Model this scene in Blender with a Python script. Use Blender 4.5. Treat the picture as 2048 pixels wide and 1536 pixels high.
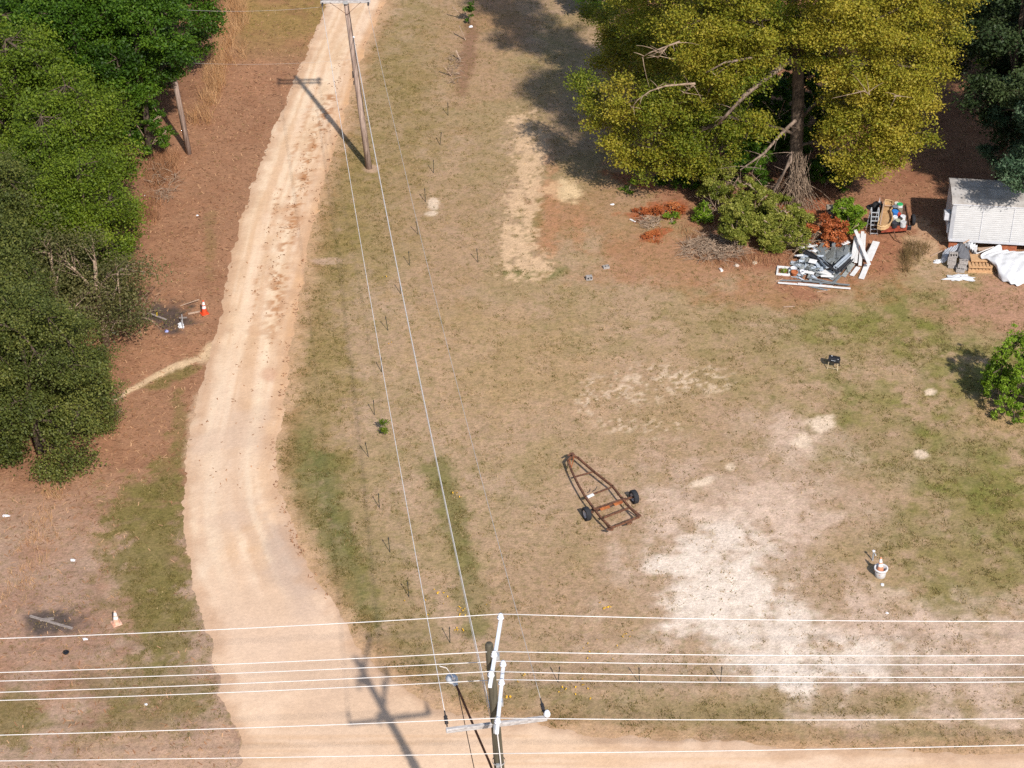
import bpy, math, random
import numpy as np
from mathutils import Vector, Matrix, Quaternion

for _o in list(bpy.data.objects):
    bpy.data.objects.remove(_o)
SC = bpy.context.scene
COL = SC.collection
PI = math.pi
# ------------------------------------------------------------------ camera, sky, sun, exposure
CAM_H, PITCH, FPX = 50.0, math.radians(35.0), 4000.0       # drone height, tilt below horizon, focal length in photo pixels (2048 wide)
cam_d = bpy.data.cameras.new('camera')
cam = bpy.data.objects.new('camera', cam_d)
COL.objects.link(cam)
cam.location = (0, 0, CAM_H)
cam.rotation_euler = (math.radians(90) - PITCH, 0, 0)
cam_d.sensor_width = 36.0
cam_d.lens = 36.0 * FPX / 2048.0
cam_d.clip_start = 1.0
cam_d.clip_end = 3000.0
SC.camera = cam
SUN_DIR = Vector((-0.40, 1.04, -1.0)).normalized()          # direction the light travels
SUN_EL = math.asin(-SUN_DIR.z)
w = bpy.data.worlds.new('World')
SC.world = w
w.use_nodes = True
nt = w.node_tree
sky = nt.nodes.new('ShaderNodeTexSky')
sky.sky_type = 'NISHITA'
sky.sun_disc = False
sky.sun_elevation = SUN_EL
sky.sun_rotation = math.atan2(-SUN_DIR.x, -SUN_DIR.y)
nt.links.new(sky.outputs[0], nt.nodes['Background'].inputs[0])
nt.nodes['Background'].inputs[1].default_value = 0.12
sun_d = bpy.data.lights.new('sun', 'SUN')
sun_d.energy = 4.2
sun_d.angle = math.radians(0.9)
sun_d.color = (1.0, 0.955, 0.90)
sun = bpy.data.objects.new('sun', sun_d)
COL.objects.link(sun)
sun.rotation_euler = SUN_DIR.to_track_quat('-Z', 'Y').to_euler()
sun.location = (40, -60, 120)
SC.view_settings.view_transform = 'Standard'
SC.view_settings.look = 'None'
SC.view_settings.gamma = 1.0
SC.view_settings.exposure = 0.38
SC.render.engine = 'CYCLES'
SC.cycles.use_denoising = False
SC.cycles.max_bounces = 6

# ------------------------------------------------------------------ helpers
CP, SP = math.cos(PITCH), math.sin(PITCH)

def P(u, v, z=0.0):
    """point at height z seen at photo pixel (u, v)"""
    a, b = (u - 1024) / FPX, (768 - v) / FPX
    d = (a, CP + b * SP, -SP + b * CP)
    t = (CAM_H - z) / -d[2]
    return Vector((a * t, d[1] * t, z))

def proj(x, y, z=0.0):
    f = y * CP - (z - CAM_H) * SP
    up = y * SP + (z - CAM_H) * CP
    f = np.where(f < 5, np.nan, f)
    u = 1024 + FPX * x / f
    v = 768 - FPX * up / f
    return np.nan_to_num(u, nan=99999.), np.nan_to_num(v, nan=99999.)

def lin(c):
    return tuple(((x / 255.0) / 12.92 if x / 255.0 < 0.04045 else ((x / 255.0 + 0.055) / 1.055) ** 2.4) for x in c)

def S(r, g, b, k=0.78):
    """surface colour from its sunlit look"""
    return tuple(x * k for x in lin((r, g, b)))

def hash2(ix, iy, seed):
    h = (ix.astype(np.int64) * 374761393 + iy.astype(np.int64) * 668265263 + seed * 974634777) & 0xffffffff
    h = ((h ^ (h >> 13)) * 1274126177) & 0xffffffff
    h = (h ^ (h >> 16)) & 0xffffffff
    return h / 4294967295.0

def vnoise(x, y, seed=0):
    ix, iy = np.floor(x), np.floor(y)
    fx, fy = x - ix, y - iy
    fx = fx * fx * (3 - 2 * fx); fy = fy * fy * (3 - 2 * fy)
    a = hash2(ix, iy, seed); b = hash2(ix + 1, iy, seed); c = hash2(ix, iy + 1, seed); d = hash2(ix + 1, iy + 1, seed)
    return (a * (1 - fx) + b * fx) * (1 - fy) + (c * (1 - fx) + d * fx) * fy

def fbm(x, y, f, oct=4, seed=0):
    s = 0; a = 1; tot = 0
    for i in range(oct):
        s = s + a * vnoise(x * f + 17.3 * i, y * f - 9.1 * i, seed + i); tot += a
        a *= 0.55; f *= 2.03
    return s / tot

def sst(a, b, x):
    t = np.clip((x - a) / (b - a), 0, 1)
    return t * t * (3 - 2 * t)

WL = {}   # world origin of each built object

def link(o, parent=None):
    COL.objects.link(o)
    if parent is not None:
        o.parent = parent
        WL[o.name] = WL[parent.name]
    return o

def tag(o, label=None, cat=None, group=None, kind=None):
    if label: o['label'] = label
    if cat: o['category'] = cat
    if group: o['group'] = group
    if kind: o['kind'] = kind
    return o

def thing(name, loc, label, cat, group=None):
    o = bpy.data.objects.new(name, None)
    COL.objects.link(o)
    o.empty_display_size = 0.2
    o.location = loc
    WL[o.name] = Vector(loc)
    return tag(o, label, cat, group)

def fast_mesh(name, V, F, mat, attr=None, col=None, smooth=False):
    me = bpy.data.meshes.new(name)
    V = np.ascontiguousarray(V, dtype=np.float32); F = np.ascontiguousarray(F, dtype=np.int32)
    n, k = F.shape
    me.vertices.add(len(V)); me.vertices.foreach_set('co', V.ravel())
    me.loops.add(n * k); me.loops.foreach_set('vertex_index', F.ravel())
    me.polygons.add(n); me.polygons.foreach_set('loop_start', np.arange(0, n * k, k, dtype=np.int32))
    if smooth:
        me.polygons.foreach_set('use_smooth', np.ones(n, dtype=bool))
    me.update(calc_edges=True)
    if attr is not None:
        a = me.attributes.new('shade', 'FLOAT', 'FACE'); a.data.foreach_set('value', np.ascontiguousarray(attr, dtype=np.float32))
    if col is not None:
        a = me.attributes.new('col', 'FLOAT_COLOR', 'POINT')
        a.data.foreach_set('color', np.ascontiguousarray(col if col.shape[1] == 4 else np.c_[col, np.zeros(len(col))], dtype=np.float32).ravel())
    me.materials.append(mat)
    return me

def put(name, me, loc=(0, 0, 0), parent=None):
    o = bpy.data.objects.new(name, me)
    o.location = loc
    COL.objects.link(o)
    if parent is not None:
        o.parent = parent; WL[o.name] = WL[parent.name]
    else:
        WL[o.name] = Vector(loc)
    return o

class MB:
    def __init__(self):
        self.v = []; self.f = []
    def add(self, vs, fs):
        n = len(self.v)
        self.v += [tuple(p) for p in vs]; self.f += [tuple(i + n for i in f) for f in fs]
        return self
    def box(self, c, s, rot=None):
        R = Matrix.Rotation(rot, 3, 'Z') if isinstance(rot, (int, float)) else (rot or Matrix.Identity(3))
        c = Vector(c)
        vs = [c + R @ Vector((x * s[0] / 2, y * s[1] / 2, z * s[2] / 2)) for z in (-1, 1) for y in (-1, 1) for x in (-1, 1)]
        return self.add(vs, [(0, 2, 3, 1), (4, 5, 7, 6), (0, 1, 5, 4), (2, 6, 7, 3), (0, 4, 6, 2), (1, 3, 7, 5)])
    def beam(self, a, b, w, h, up=(0, 0, 1)):
        a, b = Vector(a), Vector(b)
        d = (b - a); L = d.length; d.normalize()
        s = d.cross(Vector(up))
        if s.length < 1e-4: s = d.cross(Vector((1, 0, 0)))
        s.normalize(); u = s.cross(d)
        R = Matrix((d, s, u)).transposed()
        return self.box((a + b) / 2, (L, w, h), R)
    def tube(self, pts, rad, n=8, cap=True):
        pts = [Vector(p) for p in pts]
        if isinstance(rad, (int, float)): rad = [rad] * len(pts)
        vs, fs = [], []
        ref = Vector((0.31, 0.17, 0.93))
        for i, p in enumerate(pts):
            d = (pts[min(i + 1, len(pts) - 1)] - pts[max(i - 1, 0)]).normalized()
            s = d.cross(ref)
            if s.length < 0.05: s = d.cross(Vector((1, 0, 0)))
            s.normalize(); t = d.cross(s)
            for k in range(n):
                a = 2 * PI * k / n
                vs.append(p + (s * math.cos(a) + t * math.sin(a)) * rad[i])
        for i in range(len(pts) - 1):
            for k in range(n):
                fs.append((i * n + k, i * n + (k + 1) % n, (i + 1) * n + (k + 1) % n, (i + 1) * n + k))
        if cap:
            fs.append(tuple(range(n))[::-1]); fs.append(tuple((len(pts) - 1) * n + k for k in range(n)))
        return self.add(vs, fs)
    def lathe(self, prof, c, n=20, axis=None):
        c = Vector(c); vs, fs = [], []
        Q = Vector((0, 0, 1)).rotation_difference(Vector(axis)).to_matrix() if axis is not None else Matrix.Identity(3)
        for r, z in prof:
            for k in range(n):
                a = 2 * PI * k / n
                vs.append(c + Q @ Vector((r * math.cos(a), r * math.sin(a), z)))
        for i in range(len(prof) - 1):
            for k in range(n):
                fs.append((i * n + k, i * n + (k + 1) % n, (i + 1) * n + (k + 1) % n, (i + 1) * n + k))
        return self.add(vs, fs)
    def build(self, name, mat, parent=None, origin=None, smooth=False, bevel=0.0):
        if parent is not None:
            og = WL[parent.name]
        else:
            og = Vector(origin) if origin is not None else Vector((sum(p[0] for p in self.v) / len(self.v), sum(p[1] for p in self.v) / len(self.v), min(p[2] for p in self.v)))
        me = bpy.data.meshes.new(name)
        me.from_pydata([(p[0] - og.x, p[1] - og.y, p[2] - og.z) for p in self.v], [], self.f)
        if smooth:
            me.polygons.foreach_set('use_smooth', [True] * len(me.polygons))
        me.materials.append(mat); me.update()
        o = bpy.data.objects.new(name, me)
        COL.objects.link(o)
        if parent is not None:
            o.parent = parent
        else:
            o.location = og
        WL[o.name] = og
        if bevel:
            m = o.modifiers.new('bevel', 'BEVEL'); m.width = bevel; m.segments = 1; m.limit_method = 'ANGLE'
        return o

def copy_thing(src, loc, rz=0.0, sc=1.0, label=None, group=None):
    c = src.copy(); COL.objects.link(c)
    c.location = loc; c.rotation_euler = (0, 0, rz); c.scale = (sc, sc, sc) if isinstance(sc, (int, float)) else sc
    if label: c['label'] = label
    if group: c['group'] = group
    for ch in [o for o in bpy.data.objects if o.parent == src]:
        d = ch.copy(); COL.objects.link(d); d.parent = c
        for g in [o for o in bpy.data.objects if o.parent == ch]:
            e = g.copy(); COL.objects.link(e); e.parent = d
    return c

# ------------------------------------------------------------------ materials
def base_mat(name):
    m = bpy.data.materials.new(name); m.use_nodes = True
    return m, m.node_tree, m.node_tree.nodes['Principled BSDF']

def pm(name, c1, c2=None, scale=6.0, rough=0.8, metal=0.0, bump=0.0, stretch=(1, 1, 1), c3=None, spec=0.3, lo=0.35, hi=0.65):
    """noise-mottled procedural material"""
    m, t, bs = base_mat(name)
    N, L = t.nodes, t.links
    bs.inputs['Roughness'].default_value = rough
    bs.inputs['Metallic'].default_value = metal
    bs.inputs['Specular IOR Level'].default_value = spec
    c2 = c2 or tuple(x * 0.72 for x in c1)
    tc = N.new('ShaderNodeTexCoord'); mp = N.new('ShaderNodeMapping'); mp.inputs['Scale'].default_value = stretch
    L.new(tc.outputs['Object'], mp.inputs[0])
    nz = N.new('ShaderNodeTexNoise'); nz.inputs['Scale'].default_value = scale; nz.inputs['Detail'].default_value = 6; nz.inputs['Roughness'].default_value = 0.62
    L.new(mp.outputs[0], nz.inputs['Vector'])
    cr = N.new('ShaderNodeValToRGB')
    cr.color_ramp.elements[0].position = lo; cr.color_ramp.elements[0].color = (*c2, 1)
    cr.color_ramp.elements[1].position = hi; cr.color_ramp.elements[1].color = (*c1, 1)
    if c3:
        e = cr.color_ramp.elements.new(min(hi + 0.08, 0.95)); e.color = (*c3, 1)
    L.new(nz.outputs[0], cr.inputs[0]); L.new(cr.outputs[0], bs.inputs['Base Color'])
    if bump:
        bp = N.new('ShaderNodeBump'); bp.inputs['Strength'].default_value = bump; bp.inputs['Distance'].default_value = 0.02
        L.new(nz.outputs[0], bp.inputs['Height']); L.new(bp.outputs[0], bs.inputs['Normal'])
    return m

def leafmat(name, cd, cm, cl, trans=0.35, rough=0.55):
    m, t, bs = base_mat(name)
    N, L = t.nodes, t.links
    at = N.new('ShaderNodeAttribute'); at.attribute_name = 'shade'
    cr = N.new('ShaderNodeValToRGB')
    cr.color_ramp.elements[0].color = (*cd, 1); cr.color_ramp.elements[1].color = (*cl, 1)
    e = cr.color_ramp.elements.new(0.5); e.color = (*cm, 1)
    L.new(at.outputs['Fac'], cr.inputs[0]); L.new(cr.outputs[0], bs.inputs['Base Color'])
    bs.inputs['Roughness'].default_value = rough; bs.inputs['Specular IOR Level'].default_value = 0.25
    if trans:
        tr = N.new('ShaderNodeBsdfTranslucent'); L.new(cr.outputs[0], tr.inputs[0])
        mx = N.new('ShaderNodeMixShader'); mx.inputs[0].default_value = trans
        L.new(bs.outputs[0], mx.inputs[1]); L.new(tr.outputs[0], mx.inputs[2])
        L.new(mx.outputs[0], N['Material Output'].inputs[0])
    return m

def colmat(name, amp=0.35, bump=0.5, sc=1.0, rough=0.95):
    """ground: per-point colour times several scales of grain, with relief"""
    m, t, bs = base_mat(name)
    N, L = t.nodes, t.links
    bs.inputs['Roughness'].default_value = rough; bs.inputs['Specular IOR Level'].default_value = 0.12
    at = N.new('ShaderNodeAttribute'); at.attribute_name = 'col'
    tc = N.new('ShaderNodeTexCoord')
    hs = []
    for s_, w_ in ((2.2 * sc, 0.30), (9.0 * sc, 0.6), (26.0 * sc, 0.75)):
        nz = N.new('ShaderNodeTexNoise'); nz.inputs['Scale'].default_value = s_; nz.inputs['Detail'].default_value = 3; nz.inputs['Roughness'].default_value = 0.6
        L.new(tc.outputs['Object'], nz.inputs['Vector'])
        mr = N.new('ShaderNodeMapRange'); mr.inputs['From Min'].default_value = 0.25; mr.inputs['From Max'].default_value = 0.75
        mr.inputs['To Min'].default_value = 1 - amp * w_; mr.inputs['To Max'].default_value = 1 + amp * w_
        L.new(nz.outputs[0], mr.inputs[0]); hs.append((nz, mr))
    cur = None
    for nz, mr in hs:
        if cur is None: cur = mr.outputs[0]
        else:
            mu = N.new('ShaderNodeMath'); mu.operation = 'MULTIPLY'; L.new(cur, mu.inputs[0]); L.new(mr.outputs[0], mu.inputs[1]); cur = mu.outputs[0]
    # tufty mottling where grass grows (alpha of the colour attribute)
    sp = N.new('ShaderNodeTexNoise'); sp.inputs['Scale'].default_value = 3.6; sp.inputs['Detail'].default_value = 4; sp.inputs['Roughness'].default_value = 0.68
    L.new(tc.outputs['Object'], sp.inputs['Vector'])
    sr = N.new('ShaderNodeMapRange'); sr.inputs['From Min'].default_value = 0.48; sr.inputs['From Max'].default_value = 0.66
    L.new(sp.outputs[0], sr.inputs[0])
    sm = N.new('ShaderNodeMath'); sm.operation = 'MULTIPLY'; L.new(sr.outputs[0], sm.inputs[0]); L.new(at.outputs['Alpha'], sm.inputs[1])
    mxc = N.new('ShaderNodeMix'); mxc.data_type = 'RGBA'; mxc.blend_type = 'MULTIPLY'
    L.new(sm.outputs[0], mxc.inputs['Factor']); L.new(at.outputs['Color'], mxc.inputs['A']); mxc.inputs['B'].default_value = (0.70, 0.76, 0.64, 1)
    vm = N.new('ShaderNodeVectorMath'); vm.operation = 'SCALE'
    L.new(mxc.outputs['Result'], vm.inputs[0]); L.new(cur, vm.inputs['Scale'])
    L.new(vm.outputs[0], bs.inputs['Base Color'])
    bp = N.new('ShaderNodeBump'); bp.inputs['Strength'].default_value = bump; bp.inputs['Distance'].default_value = 0.04
    L.new(hs[1][0].outputs[0], bp.inputs['Height']); L.new(bp.outputs[0], bs.inputs['Normal'])
    return m

# ------------------------------------------------------------------ ground and road
ROAD_L = [(745, -160), (700, -80), (655, 0), (640, 40), (600, 130), (562, 220), (522, 320), (492, 400), (472, 470), (455, 530), (446, 580), (438, 640), (424, 690), (410, 725),
          (398, 770), (384, 830), (374, 900), (366, 980), (363, 1050), (370, 1110), (384, 1170), (404, 1240), (424, 1290), (434, 1340), (440, 1390), (452, 1430), (470, 1475), (480, 1525), (380, 1590), (100, 1640), (-700, 1700)]
ROAD_R = [(2900, 1495), (2400, 1504), (2048, 1510), (1700, 1500), (1500, 1490), (1300, 1478), (1150, 1462), (1050, 1446), (950, 1432), (880, 1410), (820, 1375), (770, 1336), (722, 1290), (682, 1235), (645, 1170),
          (612, 1110), (586, 1050), (566, 1000), (553, 940), (556, 880), (566, 830), (576, 760), (584, 690), (596, 620), (606, 560), (621, 480), (637, 410), (656, 340), (676, 280), (697, 200), (717, 130), (746, 60), (772, 0), (815, -80), (860, -160)]
ROAD_B = [(-700, 2300), (2900, 2300)]
road_poly = np.array([P(*p).to_2d() for p in ROAD_L + ROAD_B + ROAD_R])
_L = np.array(ROAD_L); _R = np.array(ROAD_R[::-1])

def poly_sd(x, y, poly):
    """signed distance, negative inside"""
    d = np.full(x.shape, 1e9); ins = np.zeros(x.shape, bool)
    n = len(poly)
    for i in range(n):
        ax, ay = poly[i]; bx, by = poly[(i + 1) % n]
        ex, ey = bx - ax, by - ay
        t = np.clip(((x - ax) * ex + (y - ay) * ey) / (ex * ex + ey * ey + 1e-12), 0, 1)
        d = np.minimum(d, (x - ax - t * ex) ** 2 + (y - ay - t * ey) ** 2)
        c = ((ay > y) != (by > y))
        with np.errstate(divide='ignore', invalid='ignore'):
            ins ^= c & (x < (bx - ax) * (y - ay) / (by - ay + 1e-12) + ax)
    return np.where(ins, -1, 1) * np.sqrt(d)

def EL(u, v, cu, cv, ru, rv, rot=0.0):
    c, s = math.cos(math.radians(rot)), math.sin(math.radians(rot))
    du, dv = u - cu, v - cv
    return 1 - np.sqrt(((du * c + dv * s) / ru) ** 2 + ((-du * s + dv * c) / rv) ** 2)

def polyline_d(u, v, pts):
    d = np.full(u.shape, 1e9)
    for (ax, ay), (bx, by) in zip(pts[:-1], pts[1:]):
        ex, ey = bx - ax, by - ay
        t = np.clip(((u - ax) * ex + (v - ay) * ey) / (ex * ex + ey * ey), 0, 1)
        d = np.minimum(d, np.hypot(u - ax - t * ex, v - ay - t * ey))
    return d

def relief(x, y):
    return 0.022 * (fbm(x, y, 0.9, 3, 5) - 0.5) + 0.03 * (fbm(x, y, 0.12, 2, 6) - 0.5)

FOREST = np.array([P(*p).to_2d() for p in [(450, -200), (445, 0), (430, 110), (400, 190), (330, 290), (300, 400), (290, 520), (300, 600), (260, 690), (215, 790), (210, 860), (140, 930), (60, 950), (-60, 960), (-900, 960), (-900, -200)]])

def ground_fields(x, y):
    u, v = proj(x, y)
    n1 = fbm(x, y, 0.35, 5, 11); n2 = fbm(x, y, 1.3, 4, 23); n3 = fbm(x, y, 4.0, 3, 31); n4 = fbm(x, y, 0.10, 3, 47); n5 = fbm(x, y, 0.7, 4, 59)
    sd = poly_sd(x, y, road_poly)
    C = np.empty(x.shape + (3,))
    green = np.zeros(x.shape); bare = np.zeros(x.shape); straw = np.zeros(x.shape)
    C[:] = S(184, 152, 120)
    def mix(m, c):
        m = m[..., None]
        C[:] = C * (1 - m) + np.array(c) * m
    nz = (n1 - 0.5) * 3; nf = (n2 - 0.5) * 2.6 + (n3 - 0.5) * 1.6; nm = (n5 - 0.5) * 3
    mix(sst(-0.25, 0.35, nz) * 0.7, S(170, 144, 104))
    mix(sst(0.05, 0.5, nm) * 0.55, S(194, 162, 134))
    mix(sst(0.1, 0.6, nf) * 0.4, S(150, 130, 88))
    # greener growth
    def grn(m, k=0.8, c=(126, 118, 66)):
        m = np.clip(m, 0, 1) * k
        green[:] = np.maximum(green, m); mix(m, S(*c))
    right = sst(1650, 1850, u) * sst(560, 640, v) * sst(1300, 1100, v)
    grn(right * sst(-0.25, 0.4, nz + 0.5 * nf), 0.55, (138, 126, 70))
    grn(sst(-.35, .35, EL(u, v, 1870, 900, 190, 90, 10) + 0.7 * nf + .4 * nz), 0.6, (134, 124, 66))
    grn(sst(-.35, .35, EL(u, v, 1940, 1110, 150, 110, 0) + 0.7 * nf + .5 * nz), 0.65, (134, 122, 66))
    grn(sst(-.3, .3, EL(u, v, 1960, 670, 130, 50, 0) + 0.5 * nf), 0.5, (138, 128, 70))
    grn(sst(-.4, .4, EL(u, v, 1600, 680, 200, 70, 5) + 0.9 * nf), 0.4, (140, 126, 74))
    fleck = sst(.50, .62, fbm(x, y, 1.5, 3, 131)) * sst(.40, .56, fbm(x, y, .16, 3, 133))
    east = sst(1350, 1750, u) * sst(520, 620, v) * sst(1330, 1200, v)
    grn(fleck * (0.22 + .78 * east), .7, (128, 124, 66))
    grn(sst(.54, .66, fbm(x, y, .8, 3, 137)) * sst(1500, 1650, u) * sst(600, 640, v) * sst(1100, 900, v), .6, (132, 128, 62))
    # olive verge along the road's right side
    for (a, b, wd, k, c) in [([(690, 330), (655, 480), (635, 620), (640, 800), (630, 900)], None, 60, .6, (146, 124, 70)), ([(595, 900), (605, 980), (640, 1060), (690, 1140), (740, 1230)], None, 40, .8, (122, 116, 66)),
                             ([(650, 930), (668, 1010), (700, 1080)], None, 24, .8, (112, 112, 64)), ([(880, 940), (910, 1040), (935, 1130), (950, 1250)], None, 28, .75, (122, 116, 64)), ([(690, 960), (740, 1080), (790, 1200), (850, 1300)], None, 45, .45, (140, 122, 72)),
                             ([(780, 130), (765, 250), (770, 330), (740, 480)], None, 70, .45, (146, 124, 72)), ([(860, 60), (830, 180), (850, 260)], None, 50, .35, (146, 124, 72)),
                             ([(900, 1370), (1000, 1420), (1300, 1430), (1600, 1420), (1800, 1400)], None, 34, .5, (140, 122, 78)), ([(760, 1290), (840, 1350)], None, 40, .55, (132, 116, 72)), ([(1010, 545), (1100, 548), (1130, 540)], None, 10, .7, (128, 126, 74)), ([(1080, 400), (1075, 450), (1060, 470)], None, 12, .7, (124, 124, 72))]:
        dd = 1 - polyline_d(u, v, a) / wd
        grn(sst(-.45, .5, dd + 0.6 * nf + .4 * nm), k, c)
    # road margin right: brownish dust
    mix(sst(1.6, 0.1, sd) * sst(-.5, .4, nf) * 0.6 * (u > 560), S(176, 132, 96))
    mix(sst(0.8, 0.0, sd + .45 * nf) * 0.75, S(206, 166, 128)); bare[:] = np.maximum(bare, sst(.7, 0, sd + .5 * nf) * .6)
    # bare soil wash in the middle of the lot
    for (cu, cv, ru, rv, k, c) in [(1000, 720, 180, 130, .45, (186, 150, 110)), (1350, 820, 200, 130, .35, (186, 150, 116)), (1600, 960, 260, 170, .5, (184, 150, 122)), (1150, 1180, 180, 110, .45, (176, 142, 110)), (1350, 1060, 200, 120, .4, (180, 144, 116)),
                                   (900, 470, 120, 140, .3, (172, 134, 98)), (960, 100, 90, 120, .45, (178, 138, 102)), (1900, 1330, 260, 100, .5, (182, 148, 124)), (2000, 610, 130, 50, .8, (188, 140, 116)), (1650, 1220, 170, 80, .4, (176, 142, 114)),
                                   (1230, 420, 150, 80, .5, (172, 128, 92)), (1350, 520, 200, 50, .6, (176, 122, 88)), (1530, 590, 140, 30, .6, (174, 122, 88)), (1760, 520, 50, 70, .7, (172, 112, 80)), (2000, 840, 60, 35, .6, (190, 152, 116)), (1120, 430, 70, 60, .4, (178, 122, 84)), (1000, 30, 60, 60, .4, (170, 124, 88))]:
        m = sst(-.5, .5, EL(u, v, cu, cv, ru, rv) + 0.55 * nm + .3 * nf) * k
        mix(m, S(*c)); green[:] = green * (1 - m)
    # pale sand
    def sand(cu, cv, ru, rv, rot=0, k=0.9, c=(226, 198, 172), rg=.7, soft=.28):
        m = sst(-soft, soft, EL(u, v, cu, cv, ru, rv, rot) + rg * nm * .6 + rg * nf * .6) * k * (0.8 + .2 * sst(-.5, .3, nf))
        mix(m, S(*c)); bare[:] = np.maximum(bare, m); green[:] = green * (1 - m)
    for a in [(1500, 1020, 210, 80, 0), (1470, 1180, 190, 130, 25), (1720, 1300, 330, 90, 0), (1400, 1130, 130, 60, 0), (1960, 1330, 130, 90), (1590, 880, 80, 45, 20)]:
        sand(*a, k=.5, c=(208, 180, 158), rg=.8, soft=.9)
    for a in [(1440, 1095, 85, 48, -15), (1400, 1165, 70, 48, 20), (1330, 1125, 45, 26), (1450, 1225, 90, 60, 20), (1560, 1290, 130, 62, 12), (1720, 1318, 150, 34, 0), (1560, 1350, 60, 26), (1490, 1180, 60, 40), (1590, 1375, 40, 14)]:
        sand(*a, k=.85, c=(236, 216, 196), soft=.7, rg=.9)
    for a in [(1540, 1010, 75, 34, 0), (1560, 1050, 40, 24), (1340, 1010, 40, 26), (1410, 1020, 30, 18), (1330, 1060, 25, 14), (1650, 1040, 40, 20, -30), (1780, 1200, 70, 26), (1730, 1250, 70, 22), (1990, 1255, 70, 26), (2000, 1300, 70, 26), (1900, 1260, 40, 16), (1960, 1390, 60, 30), (1990, 1440, 60, 14), (1860, 1330, 70, 22), (1870, 1430, 80, 14), (1700, 1440, 150, 12), (1590, 870, 45, 24, 25)]:
        sand(*a, k=.62, c=(216, 186, 162), rg=1.0, soft=.5)
    for a in [(1645, 845, 26, 16), (1460, 934, 13, 9), (1402, 965, 26, 8, -15), (1842, 908, 14, 9), (1605, 880, 20, 14), (1860, 785, 10, 6), (866, 407, 10, 11), (862, 427, 10, 4)]:
        sand(*a, k=.9, c=(232, 206, 178), rg=.5)
    # gravelly speckle
    n6 = fbm(x, y, 4.6, 2, 83)
    for a in [(1270, 770, 130, 55, -10), (1235, 850, 55, 22), (1180, 800, 40, 50), (1400, 760, 90, 40), (1330, 860, 60, 30)]:
        m = np.clip(EL(u, v, *a) * 2.2, 0, 1) * sst(.54, .70, n6) * .7
        mix(m, S(226, 198, 168)); bare[:] = np.maximum(bare, m)
    # sandy two-track by the big tree
    for pts, wd in [([(1040, 235), (1052, 300), (1040, 380), (1022, 440), (1008, 500), (1015, 540)], 17), ([(1085, 270), (1075, 350), (1058, 430), (1040, 480), (1055, 540), (1090, 530)], 15), ([(1018, 238), (1060, 236)], 8)]:
        sd_ = 1 - polyline_d(u, v, pts) / wd
        m = sst(-.4, .5, sd_ + .8 * nm + 1.1 * nf + 2.6 * (n6 - .5)) * .8
        mix(m, S(222, 186, 148)); bare[:] = np.maximum(bare, m)
    sand(1134, 380, 34, 26, 15, .95, (228, 196, 152), .6)
    sand(655, 522, 34, 7, 0, .6, (206, 172, 148), .6)
    sand(742, 338, 14, 7, 0, .7, (200, 165, 140), .5)
    mix(sst(-.4, .4, EL(u, v, 1100, 410, 14, 90, 0) + .9 * nf) * .5, S(190, 136, 100))
    mix(sst(-.4, .4, EL(u, v, 1160, 470, 12, 30, 0) + .9 * nf) * .4, S(192, 138, 102))
    mix(sst(-.4, .5, EL(u, v, 935, 110, 16, 85, 8) + .5 * nf) * .6, S(136, 96, 76))
    # leaf-brown floor under the right-hand trees
    rt = np.array([P(*p).to_2d() for p in [(1180, -200), (1250, 60), (1190, 250), (1260, 360), (1360, 420), (1450, 520), (1560, 560), (1600, 600), (1700, 560), (1760, 540), (1815, 470), (1860, 470), (1890, 500), (2400, 540), (2400, -200)]])
    m = sst(.9, -.9, poly_sd(x, y, rt) + 1.0 * nf + .6 * nm)
    straw[:] = np.maximum(straw, m * .8); mix(m * .85, S(166, 114, 86)); green[:] *= (1 - m); bare[:] *= (1 - m)
    mix(m * sst(0, .5, nm) * .5, S(140, 90, 66))
    sand(1850, 470, 30, 40, -35, .75, (206, 168, 134), .6)
    for a in [(1280, 427, 46, 8, -5), (1340, 415, 36, 14), (1305, 470, 26, 8, -20), (1260, 360, 50, 10, 15), (1660, 470, 50, 16), (1590, 420, 60, 30)]:
        mm = sst(-.4, .3, EL(u, v, *a) + .6 * nf) * .85
        mix(mm * .8, S(176, 92, 56))
    # left of the road: pine straw, leaf litter
    lft = (u < np.interp(v, _L[:, 1], _L[:, 0]) + 10) & (u < 700)
    ml = lft * 1.0
    top = sst(150, 40, v) * sst(440, 500, u)
    col_l = np.array(S(166, 122, 92)) * (1 - top[..., None]) + np.array(S(160, 128, 78)) * top[..., None]
    mid = sst(1150, 900, v)[..., None]
    col_l = col_l * mid + np.array(S(182, 150, 126)) * (1 - mid)
    C[:] = C * (1 - ml[..., None]) + col_l * ml[..., None]
    straw[:] = np.maximum(straw, ml * (1 - .7 * top) * (.25 + .75 * mid[..., 0])); green[:] = green * (1 - ml); bare[:] *= (1 - ml)
    mix(ml * sst(0, .5, nm) * .4, S(152, 106, 78)); mix(ml * sst(.0, .6, nz) * .35, S(184, 132, 98))
    green[:] = np.maximum(green, ml * top * .6 * sst(-.3, .4, nf))
    for a, k in [((300, 1120, 85, 150, 8), .85), ((330, 1240, 75, 90, 0), .75), ((290, 1010, 70, 60, -20), .5), ((350, 750, 55, 14, -18), .7), ((300, 1370, 120, 60, 0), .5), ((20, 1440, 50, 50, 0), .7), ((330, 960, 40, 60), .6), ((360, 880, 14, 90), .5), ((420, 480, 12, 60), .3), ((300, 1440, 130, 40, -10), .5)]:
        m = sst(-.35, .35, EL(u, v, *a) + .7 * nf) * k * ml
        green[:] = np.maximum(green, m); mix(m, S(128, 114, 64)); straw[:] *= (1 - m)
    m = sst(-.4, .5, EL(u, v, 480, 1500, 330, 70, -12) + .7 * nm + .3 * nf) * .7 * (1 - (sd < 0)); mix(m, S(196, 160, 132)); bare[:] = np.maximum(bare, m * .6)
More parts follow.
